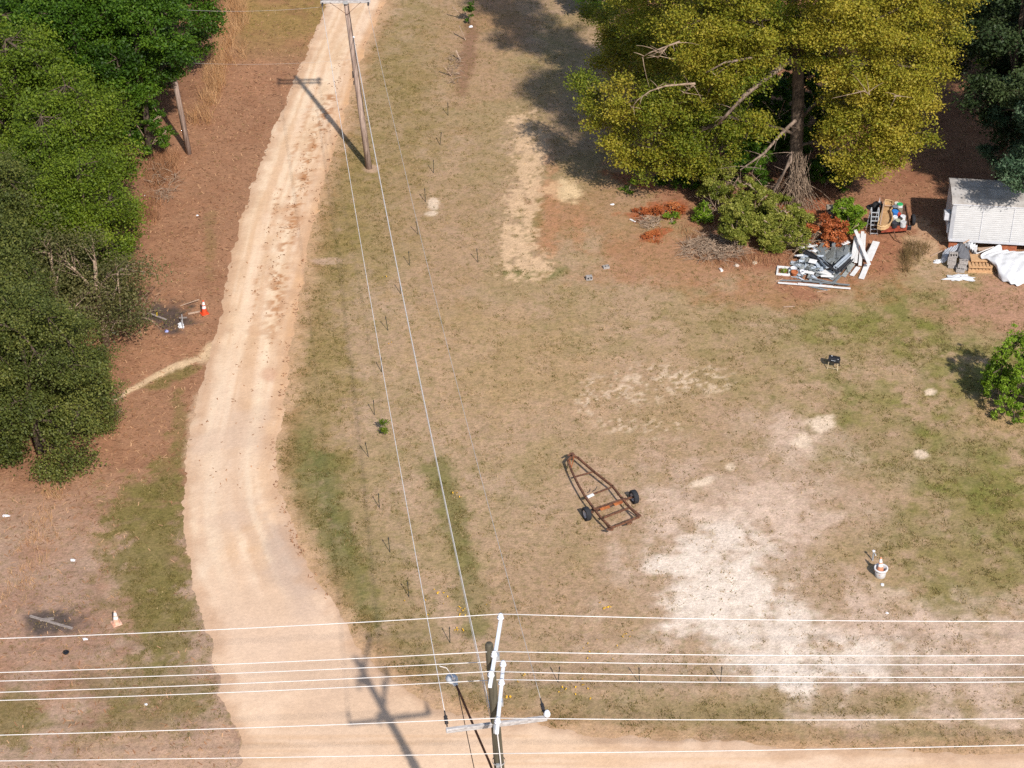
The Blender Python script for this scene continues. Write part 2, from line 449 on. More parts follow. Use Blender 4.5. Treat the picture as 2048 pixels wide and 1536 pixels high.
    m = sst(-.4, .5, EL(u, v, 100, 1230, 150, 120, 0) + .4 * nf) * .5; mix(m * ml, S(164, 128, 108))
    # dark soil inside the wood
    m = sst(.8, -1.2, poly_sd(x, y, FOREST) + .8 * nf); mix(m * .55, S(132, 92, 70)); green[:] *= (1 - m)
    # washed-out footpath
    dd = polyline_d(u, v, [(425, 700), (405, 716), (350, 733), (300, 758), (255, 783), (222, 808)])
    wd = np.interp(u, [215, 260, 390, 430], [2, 4, 7, 18])
    m = sst(-.5, .5, 1 - dd / wd + .6 * nf) * .9; mix(m, S(224, 190, 150)); bare[:] = np.maximum(bare, m); straw[:] *= (1 - m)
    m = sst(-.5, .5, 1 - polyline_d(u, v, [(398, 790), (385, 850), (375, 930)]) / 10 + .7 * nf) * .7; mix(m, S(206, 172, 140))
    m = sst(-.4, .4, EL(u, v, 228, 828, 13, 5, -30)) * .8; mix(m, S(206, 176, 150))
    # ash of old burn piles
    for a in [(340, 632, 60, 24, 0), (106, 1243, 62, 26, 0)]:
        m = sst(-.35, .4, EL(u, v, *a) + .5 * nf + .3 * nm) * .85; mix(m, (0.055, 0.045, 0.042)); green[:] *= (1 - m); straw[:] *= (1 - m)
    # spring-fine mottling
    C *= (0.86 + 0.28 * n3)[..., None]
    return C, green, bare, straw, sd, u, v

def axis_grid(a, b, st, far):
    fine = np.arange(a, b + st / 2, st)
    out, s, p = [], st, b
    while p < far:
        s *= 1.6; p = p + s; out.append(p)
    lo, s, p = [], st, a
    while p > -far:
        s *= 1.6; p = p - s; lo.append(p)
    return np.array(lo[::-1] + list(fine) + out)

def grid_faces(nx, ny):
    i = np.arange(nx - 1)[None, :] + nx * np.arange(ny - 1)[:, None]
    return np.stack([i, i + 1, i + nx + 1, i + nx], -1).reshape(-1, 4)

M_GROUND = colmat('ground_soil', 0.36, 0.6)
M_ROAD = colmat('road_sand', 0.12, 0.25, 0.8)
gx, gy = axis_grid(-33, 33, 0.13, 900), axis_grid(45, 117, 0.13, 900)
X, Y = np.meshgrid(gx, gy)
Cg, _gr, _ba, _st, *_rest = ground_fields(X.ravel(), Y.ravel())
Cg = np.c_[Cg, np.clip((1 - _ba) * (1 - .75 * _st), 0, 1)]
Zg = relief(X, Y).ravel()
ground = put('ground', fast_mesh('ground', np.c_[X.ravel(), Y.ravel(), Zg], grid_faces(len(gx), len(gy)), M_GROUND, col=Cg, smooth=True))
tag(ground, 'dry tan and green grass lot with bare sandy patches', kind='structure')

# road sheet: crowned a little above the soil, its ragged rim dips under the soil
rx, ry = np.arange(-24, 30, 0.12), np.arange(44, 117, 0.12)
X, Y = np.meshgrid(rx, ry); x, y = X.ravel(), Y.ravel()
sd = poly_sd(x, y, road_poly)
nf = (fbm(x, y, 1.1, 4, 71) - .5) * 2.4; nf2 = (fbm(x, y, 3.6, 3, 72) - .5) * 2.4; nb = (fbm(x, y, .3, 4, 73) - .5) * 3
u, v = proj(x, y)
sdn = sd + nf * 0.15 + nf2 * 0.10 + .22 * nb * sst(1000, 1250, v)
uL = np.interp(v, _L[:, 1], _L[:, 0]); uR = np.interp(v, _R[:, 1], _R[:, 0], right=1e5)
s = np.clip((u - uL) / np.maximum(uR - uL, 1), -0.5, 1.5)
Cr = np.empty((len(x), 3)); Cr[:] = S(238, 204, 172)
def mixr(m, c):
    Cr[:] = Cr * (1 - m[:, None]) + np.array(c) * m[:, None]
mixr(sst(-.3, .5, nb) * .5, S(230, 192, 154))
up = sst(1250, 1100, v)
for c0, wd, k in [(.22, .10, .5), (.42, .09, .3), (.66, .10, .6)]:
    wob = c0 + .05 * np.sin(y * .11 + c0 * 9)
    mixr(np.exp(-((s - wob) / wd) ** 2) * k * up * (0.6 + .4 * nf), S(242, 214, 176))
lane = fbm(s * 16 + .4 * nb, y * .10, 1.0, 4, 77)
mixr(sst(.48, .68, lane) * .55 * up, S(216, 174, 134)); mixr(sst(.50, .30, lane) * .5 * up, S(248, 222, 188))
mixr(np.exp(-((s - .54) / .09) ** 2) * .4 * up * sst(-.3, .4, nf), S(204, 158, 114))
mixr(sst(700, 860, v) * sst(1250, 1000, v) * sst(.52, .66, fbm(x, y, .55, 4, 78)) * .45, S(206, 174, 148))
mixr(sst(.80, 1.0, s) * .65 * up * sst(950, 700, v), S(222, 168, 112))
mixr(sst(-.4, .5, EL(u, v, 600, 1130, 60, 90, -25) + .5 * nf) * .75, S(192, 166, 146))
mixr(sst(-.6, .5, EL(u, v, 560, 1260, 160, 120, 30) + .8 * nb + .4 * nf) * .45, S(216, 184, 158))
mixr(sst(-.5, .5, EL(u, v, 440, 900, 60, 160) + .5 * nb + .3 * nf) * .4, S(224, 196, 172))
mixr(sst(-.4, .4, EL(u, v, 395, 1140, 26, 26) + .5 * nf) * .7, S(238, 210, 180))
mixr(sst(-.4, .5, EL(u, v, 700, 1460, 260, 60, -8) + .8 * nb + .4 * nf) * .35, S(214, 180, 150))
# tyre streaks of the cross road
st = fbm(x * .25, y * 6, 1.0, 3, 91)
mixr(sst(.52, .7, st) * sst(1440, 1480, v) * .35, S(214, 170, 126))
scr = sst(.50, .60, fbm(x, y, 3.4, 3, 171)) * sst(.36, .52, fbm(x, y, .5, 3, 172))
mixr(scr * (np.exp(-((s - .70) / .13) ** 2) + .6 * np.exp(-((s - .42) / .05) ** 2)) * sst(70, 200, v) * sst(780, 580, v) * .85, S(182, 124, 78))
mixr(sst(-.4, .4, EL(u, v, 585, 430, 40, 20) + .6 * nf) * .4, S(200, 150, 110))
mixr(sst(-.4, .4, EL(u, v, 535, 752, 18, 14) + .6 * nf) * .5, S(206, 152, 120))
mixr(sst(-.8, .1, sdn + .45 * nf) * .7, S(204, 164, 130))
Cr *= (0.95 + 0.10 * fbm(x, y, 4, 3, 99))[:, None]
Zr = relief(x, y) + 0.03 * np.tanh(-sdn / 0.22) - 0.004 + 0.010 * (fbm(x, y, 1.6, 3, 101) - .5) * (sdn < -.3)
F = grid_faces(len(rx), len(ry))
keep = (sdn[F] < 0.35).any(1) & (v[F] > -200).any(1)
F = F[keep]
used = np.unique(F); rem = np.full(len(x), -1); rem[used] = np.arange(len(used)); F = rem[F]
road = put('dirt_road', fast_mesh('dirt_road', np.c_[x, y, Zr][used], F, M_ROAD, col=Cr[used], smooth=True))
tag(road, 'pale sandy dirt road bending down to a junction', kind='structure')

# ------------------------------------------------------------------ ground cover
rng = np.random.default_rng(7)

def scatter(n, vpow=1.0, vlo=-60, vhi=1580):
    """random ground points over the visible lot"""
    yy = rng.uniform(47, 114, n); half = (yy * CP + CAM_H * SP) * 0.262
    xx = rng.uniform(-1, 1, n) * half
    return xx, yy

def blades(x, y, k, h, wd, spread, lean=1.0):
    """k triangular blades per tuft"""
    n = len(x); X = np.repeat(x, k); Y = np.repeat(y, k); H = np.repeat(h, k) * rng.uniform(.6, 1.15, n * k); SPR = np.repeat(spread, k)
    a = rng.uniform(0, 2 * PI, n * k); r = SPR * np.sqrt(rng.uniform(0, 1, n * k))
    bx, by = X + r * np.cos(a), Y + r * np.sin(a); bz = relief(bx, by)
    d = rng.uniform(0, 2 * PI, n * k); W = np.repeat(wd, k) * rng.uniform(.7, 1.3, n * k)
    la = H * lean * rng.uniform(.2, 1.0, n * k)
    V = np.empty((n * k, 3, 3))
    V[:, 0] = np.c_[bx + W * np.cos(d), by + W * np.sin(d), bz - .01]
    V[:, 1] = np.c_[bx - W * np.cos(d), by - W * np.sin(d), bz - .01]
    V[:, 2] = np.c_[bx + la * np.cos(a + 1.0 * (d - PI)), by + la * np.sin(a + 1.0 * (d - PI)), bz + H]
    return V.reshape(-1, 3), np.arange(n * k * 3).reshape(-1, 3)

M_GRASS = leafmat('grass_blades', S(118, 110, 56), S(150, 128, 78), S(212, 182, 138), 0.3, 0.8)
M_LITTER = leafmat('leaf_litter', S(120, 82, 58), S(168, 118, 82), S(214, 168, 126), 0.0, 0.9)
xx, yy = scatter(300000)
Cx, gr, ba, st_, sd_, uu, vv = ground_fields(xx, yy)
clump = fbm(xx, yy, 1.7, 3, 201)
prob = (0.30 + 0.75 * gr) * (1 - 0.93 * ba) * (1 - 0.85 * np.clip(st_, 0, 1)) * sst(.38, .60, clump) * (sd_ > 0.02)
prob = prob * (1 - 0.85 * (poly_sd(xx, yy, FOREST) < -1))
k = rng.uniform(0, 1, len(xx)) < prob
xx, yy, gk = xx[k], yy[k], gr[k]
isg = rng.uniform(0, 1, len(xx)) < (0.38 + 0.6 * gk)
tall = isg & (rng.uniform(0, 1, len(xx)) < .25)
hh = np.where(isg, rng.uniform(.04, .085, len(xx)), rng.uniform(.03, .07, len(xx)))
V, F = blades(xx, yy, 5, hh, np.full(len(xx), .018), rng.uniform(.06, .14, len(xx)))
sh = np.repeat(np.where(isg, rng.uniform(.0, .42, len(xx)), rng.uniform(.5, 1.0, len(xx))), 5)
grass = put('grass', fast_mesh('grass', V, F, M_GRASS, attr=sh))
tag(grass, 'short patchy grass tufts all over the lot', 'grass', kind='stuff')

def strips(x, y, ln, wd, z0=.012):
    n = len(x); a = rng.uniform(0, PI, n); c, s_ = np.cos(a), np.sin(a); z = relief(x, y) + z0 + rng.uniform(0, .03, n)
    ti = rng.uniform(-.03, .03, n)
    V = np.empty((n, 4, 3))
    V[:, 0] = np.c_[x - c * ln - s_ * wd, y - s_ * ln + c * wd, z - ti]; V[:, 1] = np.c_[x - c * ln + s_ * wd, y - s_ * ln - c * wd, z - ti]
    V[:, 2] = np.c_[x + c * ln + s_ * wd, y + s_ * ln - c * wd, z + ti]; V[:, 3] = np.c_[x + c * ln - s_ * wd, y + s_ * ln + c * wd, z + ti]
    return V.reshape(-1, 3), np.arange(4 * n).reshape(-1, 4)

# pine straw and fallen leaves
xx, yy = scatter(130000)
Cx, gr, ba, st_, sd_, uu, vv = ground_fields(xx, yy)
k = (rng.uniform(0, 1, len(xx)) < st_ * .55) & (sd_ > .1)
xx, yy = xx[k], yy[k]; n = len(xx)
V, F = strips(xx, yy, rng.uniform(.05, .12, n), rng.uniform(.008, .02, n))
litter = put('fallen_leaves', fast_mesh('fallen_leaves', V, F, M_LITTER, attr=rng.uniform(0, 1, n) ** .9))
tag(litter, 'reddish brown pine straw and fallen leaves beside the road', 'leaf litter', kind='stuff')
# leaf debris drifted on the road
xx, yy = scatter(160000); uu, vv = proj(xx, yy)
uL = np.interp(vv, _L[:, 1], _L[:, 0]); uR = np.interp(vv, _R[:, 1], _R[:, 0], right=1e5); ss = (uu - uL) / np.maximum(uR - uL, 1)
dens = sst(70, 180, vv) * sst(760, 520, vv) * (np.exp(-((ss - .72) / .10) ** 2) + .8 * np.exp(-((ss - .42) / .035) ** 2) + .5 * np.exp(-((ss - .58) / .03) ** 2) + .35 * (ss > .9)) + .10 * (vv > 520) * (vv < 1000)
dens = np.maximum(dens, .9 * ((ss > .92) & (vv < 1200)) + .5 * ((ss < .06) & (vv < 620)))
dens *= sst(.50, .62, fbm(xx, yy, 1.9, 3, 300)) * ((ss > 0) & (ss < 1) & (vv < 1240)) * 1.0
k = rng.uniform(0, 1, len(xx)) < dens
xx, yy = xx[k], yy[k]; n = len(xx)
V, F = strips(xx, yy, rng.uniform(.02, .07, n), rng.uniform(.008, .022, n), .032)
deb = put('road_leaves', fast_mesh('road_leaves', V, F, M_LITTER, attr=rng.uniform(.1, .75, n)))
tag(deb, 'brown leaf scraps drifted along the dirt road ruts', 'leaf litter', kind='stuff')
# yellow wildflowers by the near pole
fl = []
for cu, cv, r, n in [(880, 1192, 12, 7), (920, 1230, 10, 8), (918, 1262, 8, 6), (905, 990, 6, 3), (1016, 1398, 4, 5), (1050, 1362, 12, 4), (978, 1212, 3, 2), (1215, 1217, 8, 4), (1258, 1273, 6, 4), (1190, 1295, 20, 4), (1150, 1385, 18, 7), (1230, 1305, 20, 3), (1213, 1220, 5, 3), (860, 1225, 30, 4), (768, 560, 5, 2), (780, 690, 4, 2), (1165, 1370, 30, 5)]:
    for i in range(n):
        fl.append(P(cu + rng.normal() * r, cv + rng.normal() * r * .7))
fx = np.array([p.x for p in fl]); fy = np.array([p.y for p in fl])
V, F = strips(np.repeat(fx, 3) + rng.normal(0, .02, 3 * len(fx)), np.repeat(fy, 3) + rng.normal(0, .02, 3 * len(fx)), np.full(3 * len(fx), .022), np.full(3 * len(fx), .015), .08)
M_FLOWER = pm('flower_yellow', (.75, .45, .02), (.6, .3, .02), 20, .7)
flo = put('wildflowers', fast_mesh('wildflowers', V, F, M_FLOWER))
tag(flo, 'scattered small yellow wildflowers near the power pole', 'flowers', kind='stuff')

# dry tall grass
def tall_grass(name, spots, label, n, hmin, hmax, mat, shade=(.4, 1)):
    xs, ys = [], []
    for cu, cv, ru, rv, k in spots:
        for i in range(k):
            a, r = rng.uniform(0, 2 * PI), math.sqrt(rng.uniform())
            p = P(cu + ru * r * math.cos(a), cv + rv * r * math.sin(a)); xs.append(p.x); ys.append(p.y)
    xs, ys = np.array(xs), np.array(ys)
    V, F = blades(xs, ys, n, rng.uniform(hmin, hmax, len(xs)), np.full(len(xs), .009), np.full(len(xs), .24), .8)
    o = put(name, fast_mesh(name, V, F, mat, attr=np.repeat(rng.uniform(*shade, len(xs)), n)))
    return tag(o, label, 'grass', kind='stuff')
M_DRY = leafmat('dry_stalks', S(150, 104, 66), S(196, 146, 98), S(226, 184, 136), 0.2, 0.8)
M_WEED = leafmat('brown_weeds', S(84, 72, 44), S(120, 100, 62), S(170, 140, 96), 0.2, 0.8)
tall_grass('dry_grass', [(468, 20, 26, 50, 80), (448, 90, 20, 45, 66), (432, 150, 18, 40, 55), (418, 190, 16, 30, 26), (400, 235, 25, 20, 22), (470, 70, 30, 60, 26)], 'orange-tan tall dry grass along the edge of the wood', 14, .5, 1.1, M_DRY)
tall_grass('straw_grass', [(105, 985, 20, 26, 26), (85, 1060, 30, 40, 22), (60, 1130, 36, 50, 22), (35, 1180, 30, 40, 16)], 'pale dry grass clumps by the wood at the left', 8, .2, .5, M_DRY, (.5, 1))
tall_grass('roadside_weeds', [(320, 345, 28, 40, 110), (335, 330, 25, 25, 60), (300, 420, 22, 30, 60)], 'brown dead weeds at the foot of the leaning stub pole', 10, .35, .8, M_LITTER, (.1, .8))
tall_grass('tall_weeds', [(1810, 522, 8, 26, 34), (1825, 505, 14, 26, 34), (1840, 500, 16, 14, 20)], 'clump of tall brown and green weeds beside the board pile', 10, .3, .7, M_WEED, (.2, 1))
tall_grass('thicket_weeds', [(1460, 520, 60, 22, 110), (1540, 520, 50, 14, 70), (1400, 470, 40, 30, 60)], 'low tangled weeds in front of the thicket', 8, .15, .45, M_LITTER, (.1, .9))

# ------------------------------------------------------------------ trees
def leaf_quads(Cn, size, up=.6, rg=None):
    n = len(Cn); rg = rg or rng
    nn = rg.normal(size=(n, 3)); nn[:, 2] = np.abs(nn[:, 2]) + up; nn /= np.linalg.norm(nn, axis=1)[:, None]
    t = np.cross(nn, rg.normal(size=(n, 3))); t /= np.linalg.norm(t, axis=1)[:, None]
    b = np.cross(nn, t); ln = (size * rg.uniform(.65, 1.3, n))[:, None]
    V = np.empty((n, 4, 3)); V[:, 0] = Cn - t * ln * .5; V[:, 1] = Cn + b * ln * .30 + nn * ln * .08; V[:, 2] = Cn + t * ln * .5; V[:, 3] = Cn - b * ln * .30 + nn * ln * .08
    return V.reshape(-1, 3), np.arange(4 * n).reshape(-1, 4)

def clump_leaves(c, r, n, rg, sub=None, flat=.75, sig=.22, shell=.55):
    """leaves gathered in small sprays over an uneven ball"""
    k = sub or max(6, int(9 * r * r))
    d = rg.normal(size=(k, 3)); d /= np.linalg.norm(d, axis=1)[:, None]
    rr = r * (shell + (1 - shell) * rg.uniform(0, 1, k)) * rg.uniform(.75, 1.12, k)
    sc = np.array(c) + d * rr[:, None] * np.array([1, 1, flat])
    idx = rg.integers(0, k, n)
    off = rg.normal(size=(n, 3)) * np.array([sig, sig, sig * .55]) * (0.6 + .5 * r ** .5)
    tone = rg.normal(0, .10, k)
    return sc[idx] + off, tone[idx], sc

def twig_tube(mb, a, b, r0, r1, rg, bow=.15, seg=4, n=5):
    a, b = Vector(a), Vector(b); L = (b - a).length
    m = (a + b) / 2 + Vector((rg.normal() * bow * L * .6, rg.normal() * bow * L * .6, abs(rg.normal()) * bow * L))
    pts = [(1 - t) ** 2 * a + 2 * t * (1 - t) * m + t * t * b for t in [i / seg for i in range(seg + 1)]]
    mb.tube(pts, [r0 + (r1 - r0) * i / seg for i in range(seg + 1)], n, cap=False)
    return pts

def build_tree(name, label, base, trunk_pts, trunk_r, clumps, nleaf, lsize, lmat, bmat, seed, cat='tree', group=None, sig=.22, flat=.75, bias=None, up=.6, shell=.55, attach=.62, limb_r=.10, twigs=3):
    """clumps: (x,y,z,r[,tone]) world. parts: trunk, branches, crown"""
    rg = np.random.default_rng(seed)
    t = thing(name, base, label, cat, group)
    mb = MB(); mb.tube(trunk_pts, trunk_r, 10); mb.build('trunk', bmat, t, smooth=True)
    tp = [Vector(p) for p in trunk_pts]; zt = tp[-1].z; z0 = tp[0].z
    def on_trunk(z):
        z = min(max(z, z0 + .25 * (zt - z0)), zt)
        for p, q in zip(tp[:-1], tp[1:]):
            if p.z <= z <= q.z + 1e-6: return p + (q - p) * ((z - p.z) / max(q.z - p.z, 1e-6))
        return tp[-1]
    br = MB(); P_, T_, done = [], [], []
    clumps = sorted(clumps, key=lambda c: (Vector(c[:3]) - on_trunk(c[2])).length)
    tot = sum(c[3] ** 2 for c in clumps)
    for c in clumps:
        r = c[3]
        cv_ = Vector(c[:3]); a = on_trunk(z0 + (c[2] - z0) * attach); best = (cv_ - a).length; r0 = limb_r * (.5 + .5 * r / 2)
        for e in done:      # grow from the nearest clump that stands closer to the trunk
            dd = (cv_ - e[0]).length
            if dd < best * .62 and e[1] < (cv_ - a).length: best = dd / .62; aa = e[0]; a_ = aa; r0 = limb_r * .45; a = a_
        done.append((cv_, (cv_ - on_trunk(cv_.z)).length))
        pts = twig_tube(br, a, c[:3], r0, .03, rg, .18, 5, 6)
        pos, tone, sc = clump_leaves(c[:3], r, int(nleaf * r * r / tot), rg, sig=sig, flat=flat, shell=shell)
        for q in range(min(len(sc), int(twigs * r * 2))):
            twig_tube(br, pts[rg.integers(2, 6)], sc[q], .025, .008, rg, .12, 3, 4)
        P_.append(pos); T_.append(tone + (c[4] if len(c) > 4 else 0) + rg.normal() * .10)
    br.build('branches', bmat, t, smooth=True)
    pos = np.concatenate(P_); tone = np.concatenate(T_)
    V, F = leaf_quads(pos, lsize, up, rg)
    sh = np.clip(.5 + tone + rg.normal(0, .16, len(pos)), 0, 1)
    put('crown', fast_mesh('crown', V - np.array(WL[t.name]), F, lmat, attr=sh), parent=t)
    return t

def auto_clumps(base, h, r, lo, n, seed, cr=(.9, 1.5), profile='round', tone=.08):
    rg = np.random.default_rng(seed); out = []
    for i in range(n):
        f = (i + .5) / n; z = lo + (h - lo) * f
        if profile == 'round': rad = r * math.sqrt(max(.05, 1 - (2 * f - .85) ** 2 / 1.4))
        elif profile == 'cone': rad = r * (1.05 - f) ** .8
        else: rad = r * (.6 + .4 * math.sin(PI * f))
        a = i * 2.39996 + rg.uniform(-.5, .5); q = rad * rg.uniform(.55, .95) if i < n - 1 else rad * .2
        out.append((base[0] + q * math.cos(a), base[1] + q * math.sin(a), base[2] + z + rg.uniform(-.4, .4), rg.uniform(*cr), rg.normal() * tone))
    return out

BARK = pm('bark_grey', S(170, 148, 130), S(96, 80, 68), 7, .95, bump=.8, stretch=(1, 1, .3))
BARK_D = pm('bark_dark', S(116, 98, 82), S(60, 50, 42), 8, .95, bump=.8, stretch=(1, 1, .3))
TWIG = pm('twig_grey', S(190, 165, 140), S(120, 98, 80), 5, .95)
LF_GOLD = leafmat('leaves_gold', (.15, .19, .016), (.32, .285, .028), (.52, .40, .055), .42)
LF_GREEN = leafmat('leaves_green', (.022, .052, .004), (.056, .120, .007), (.125, .205, .015), .36)
LF_YGREEN = leafmat('leaves_yellow_green', (.046, .080, .006), (.118, .172, .011), (.21, .26, .022), .38)
LF_PINE = leafmat('needles_dark', (.042, .056, .011), (.090, .108, .021), (.19, .19, .04), .3)
LF_BLUE = leafmat('needles_blue_green', (.028, .060, .030), (.075, .125, .06), (.15, .21, .11), .25)
LF_BRIGHT = leafmat('leaves_bright', (.07, .13, .008), (.17, .27, .018), (.30, .42, .04), .45)
LF_SHRUB = leafmat('leaves_shrub', (.10, .125, .014), (.25, .27, .04), (.46, .43, .10), .48)
LF_RUST = leafmat('leaves_rust', S(138, 74, 42), S(192, 104, 58), S(228, 150, 90), .25)
LF_TWIGGY = leafmat('leaves_olive', (.05, .058, .015), (.10, .10, .03), (.17, .15, .05), .3)

# the big gold-leaved tree by the board pile
ob = P(1588, 412)
tp = [ob, P(1589, 360, 1.45), P(1593, 290, 3.4), P(1598, 200, 6.0), P(1600, 115, 8.4), P(1590, 20, 11), P(1580, -60, 13)]
tp = [Vector((p.x, ob.y + i * .03, p.z)) for i, p in enumerate(tp)]
gold = []
for (u_, v_, h_, r_, *tn) in [
    (1400, 40, 11, 2.2), (1505, 45, 11.2, 1.8), (1455, 125, 9, 1.5), (1530, 110, 9.4, 1.0),
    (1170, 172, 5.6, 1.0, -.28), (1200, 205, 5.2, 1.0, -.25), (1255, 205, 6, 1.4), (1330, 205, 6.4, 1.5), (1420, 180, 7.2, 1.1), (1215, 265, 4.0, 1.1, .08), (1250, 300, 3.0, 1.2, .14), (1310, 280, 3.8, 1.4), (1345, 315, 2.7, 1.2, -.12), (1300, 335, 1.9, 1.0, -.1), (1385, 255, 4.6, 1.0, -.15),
    (1390, -70, 13.5, 2.4), (1510, -80, 14, 2.4), (1650, -80, 14.5, 2.4), (1780, -60, 13.6, 2.3), (1880, -20, 12.5, 1.8),
    (1660, 40, 11.4, 1.6), (1730, 50, 11.2, 2.0), (1820, 40, 11, 2.0), (1880, 80, 10, 1.4, .05), (1650, 110, 9.2, 1.1, -.1), (1720, 130, 9, 1.8, .04), (1800, 125, 9, 1.8, .05), (1865, 150, 8.2, 1.0, .05), (1690, 195, 7, 1.2), (1760, 205, 6.8, 1.6), (1830, 210, 6.4, 1.2),
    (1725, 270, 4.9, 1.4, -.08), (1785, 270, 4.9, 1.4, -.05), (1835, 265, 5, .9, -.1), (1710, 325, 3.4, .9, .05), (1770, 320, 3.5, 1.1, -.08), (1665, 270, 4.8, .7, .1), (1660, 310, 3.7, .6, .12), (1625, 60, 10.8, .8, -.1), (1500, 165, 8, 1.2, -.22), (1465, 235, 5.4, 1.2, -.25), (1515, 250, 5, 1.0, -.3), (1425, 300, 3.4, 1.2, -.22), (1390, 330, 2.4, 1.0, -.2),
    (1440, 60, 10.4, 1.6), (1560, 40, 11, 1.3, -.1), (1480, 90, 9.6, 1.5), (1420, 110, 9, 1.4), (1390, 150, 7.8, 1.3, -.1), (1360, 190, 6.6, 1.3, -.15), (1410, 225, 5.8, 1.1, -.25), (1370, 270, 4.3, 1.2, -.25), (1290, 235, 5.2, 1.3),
    (1690, 240, 5.8, 1.0, .05), (1745, 175, 7.7, 1.5), (1800, 180, 7.6, 1.4), (1790, 235, 6, 1.2), (1745, 320, 3.5, 1.0), (1690, 345, 2.8, .6, .05)]:
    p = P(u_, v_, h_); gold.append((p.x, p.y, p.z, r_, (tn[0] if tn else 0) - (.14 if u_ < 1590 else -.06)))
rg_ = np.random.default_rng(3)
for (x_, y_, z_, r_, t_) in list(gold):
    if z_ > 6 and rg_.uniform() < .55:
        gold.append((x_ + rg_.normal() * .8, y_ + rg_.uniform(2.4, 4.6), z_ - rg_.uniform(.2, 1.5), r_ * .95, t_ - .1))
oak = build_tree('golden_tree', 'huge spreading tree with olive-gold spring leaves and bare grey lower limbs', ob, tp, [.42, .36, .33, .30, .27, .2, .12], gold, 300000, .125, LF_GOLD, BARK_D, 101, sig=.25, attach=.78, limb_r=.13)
olv = []
for (u_, v_, h_, r_, *tn) in [(1235, 40, 4.8, 1.4, -.1), (1300, 50, 6.2, 1.8), (1215, 85, 4.2, 1.1), (1225, 125, 3.9, 1.2), (1285, 120, 5.0, 1.6), (1345, 130, 6.0, 1.7), (1365, 60, 7.0, 1.8), (1260, -45, 8.0, 1.8), (1340, -40, 9, 2.0), (1205, -120, 10.5, 1.8), (1290, -160, 12, 2.2), (1195, 25, 3.8, 1.0, -.35), (1250, 85, 4.8, 1.3, -.05), (1320, 95, 6, 1.4), (1370, 110, 6.6, 1.3), (1275, 160, 4.2, 1.2, -.1), (1165, -215, 11.5, 2.0), (1230, -240, 12.5, 2.2), (1150, -120, 8.5, 1.6)]:
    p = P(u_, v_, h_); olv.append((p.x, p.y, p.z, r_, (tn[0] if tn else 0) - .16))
ob2 = P(1325, 255)
build_tree('olive_gold_tree', 'olive-gold tree forming the left part of the big golden crown', ob2, [ob2, ob2 + Vector((0, .2, 3)), ob2 + Vector((.1, .3, 6)), ob2 + Vector((0, .5, 9))], [.28, .22, .16, .06], olv, 95000, .125, LF_GOLD, BARK_D, 102, sig=.25, attach=.6, limb_r=.09)
for i, (pts, r) in enumerate([
    ([(1602, 118, 8.3), (1575, 122, 8.0), (1540, 150, 7.2), (1490, 190, 6.0), (1455, 228, 4.9), (1436, 248, 4.2)], .20),
    ([(1566, 128, 7.9), (1540, 116, 8.3), (1500, 116, 8.3), (1450, 125, 8.1), (1412, 145, 7.6)], .11),
    ([(1590, 290, 3.4), (1580, 320, 2.8), (1560, 360, 1.6), (1540, 395, .55), (1532, 405, .15)], .15),
    ([(1592, 240, 4.9), (1560, 270, 4.0), (1530, 305, 3.1), (1495, 330, 2.4), (1480, 340, 2.2)], .10),
    ([(1390, 167, 6.9), (1370, 168, 6.8), (1330, 172, 6.7), (1300, 182, 6.4), (1275, 200, 5.9), (1260, 220, 5.3)], .055),
    ([(1390, 167, 6.9), (1375, 180, 6.4), (1360, 192, 6.0)], .045),
    ([(1360, 83, 9.4), (1335, 92, 9.2), (1300, 105, 8.9), (1282, 116, 8.5)], .05), ([(1335, 92, 9.2), (1322, 108, 8.8), (1315, 118, 8.5)], .035),
    ([(1715, 185, 7.3), (1728, 182, 7.4), (1740, 190, 7.2)], .04), ([(1788, 193, 7.3), (1800, 190, 7.3)], .035)]):
    mb = MB(); nq = len(pts) - 1; ps = [P(q_[0], q_[1], q_[2] + (1.5 if i > 3 else (1.5, 1.3, 0, .5)[i] * min(1, 2 * j / nq))) for j, q_ in enumerate(pts)]
    mb.tube(ps, [r * (1 - .72 * j / (len(ps) - 1)) for j in range(len(ps))], 7)
    for j in range(1, len(ps)):
        for f_ in range(3 if i > 3 else 2):
            s0 = ps[j - 1].lerp(ps[j], rg_.uniform(.2, .9)); L_ = rg_.uniform(.4, 1.1)
            twig_tube(mb, s0, s0 + Vector((rg_.normal() * L_ * .7 - .25 * L_, rg_.normal() * L_ * .3 - .1, rg_.normal() * L_ * .5)), .02, .006, rg_, .1, 3, 4)
    mb.build('limb', BARK if i < 4 else TWIG, oak, smooth=True)
mb = MB()
rg_ = np.random.default_rng(5)
for i in range(130):   # vines and suckers hanging round the trunk's foot
    a = P(1590 + rg_.normal() * 6, 330 + rg_.uniform(-60, 30), rg_.uniform(1.6, 4.0)); b = P(1592 + rg_.normal() * 26, 416 + rg_.normal() * 7)
    a.y = ob.y - .3 + rg_.normal() * .2; a.z = rg_.uniform(1.2, 3.4); a.x = ob.x + rg_.normal() * .3
    twig_tube(mb, a, b, .014, .01, rg_, .10, 3, 4)
mb.build('vines', TWIG, oak)

# prototypes for the left wood
def proto(name, label, h, r, lo, n, nleaf, ls, lm, bm, seed, cat='tree', group=None, cr=(.9, 1.5), prof='round', **kw):
    trunk = [(0, 0, -.1), (.05, .03, h * .3), (-.05, .08, h * .6), (0, 0, h * .9)]
    return build_tree(name, label, (0, 0, 0), trunk, [.2, .16, .11, .04], auto_clumps((0, 0, 0), h, r, lo, n, seed, cr, prof), nleaf, ls, lm, bm, seed, cat, group, **kw)

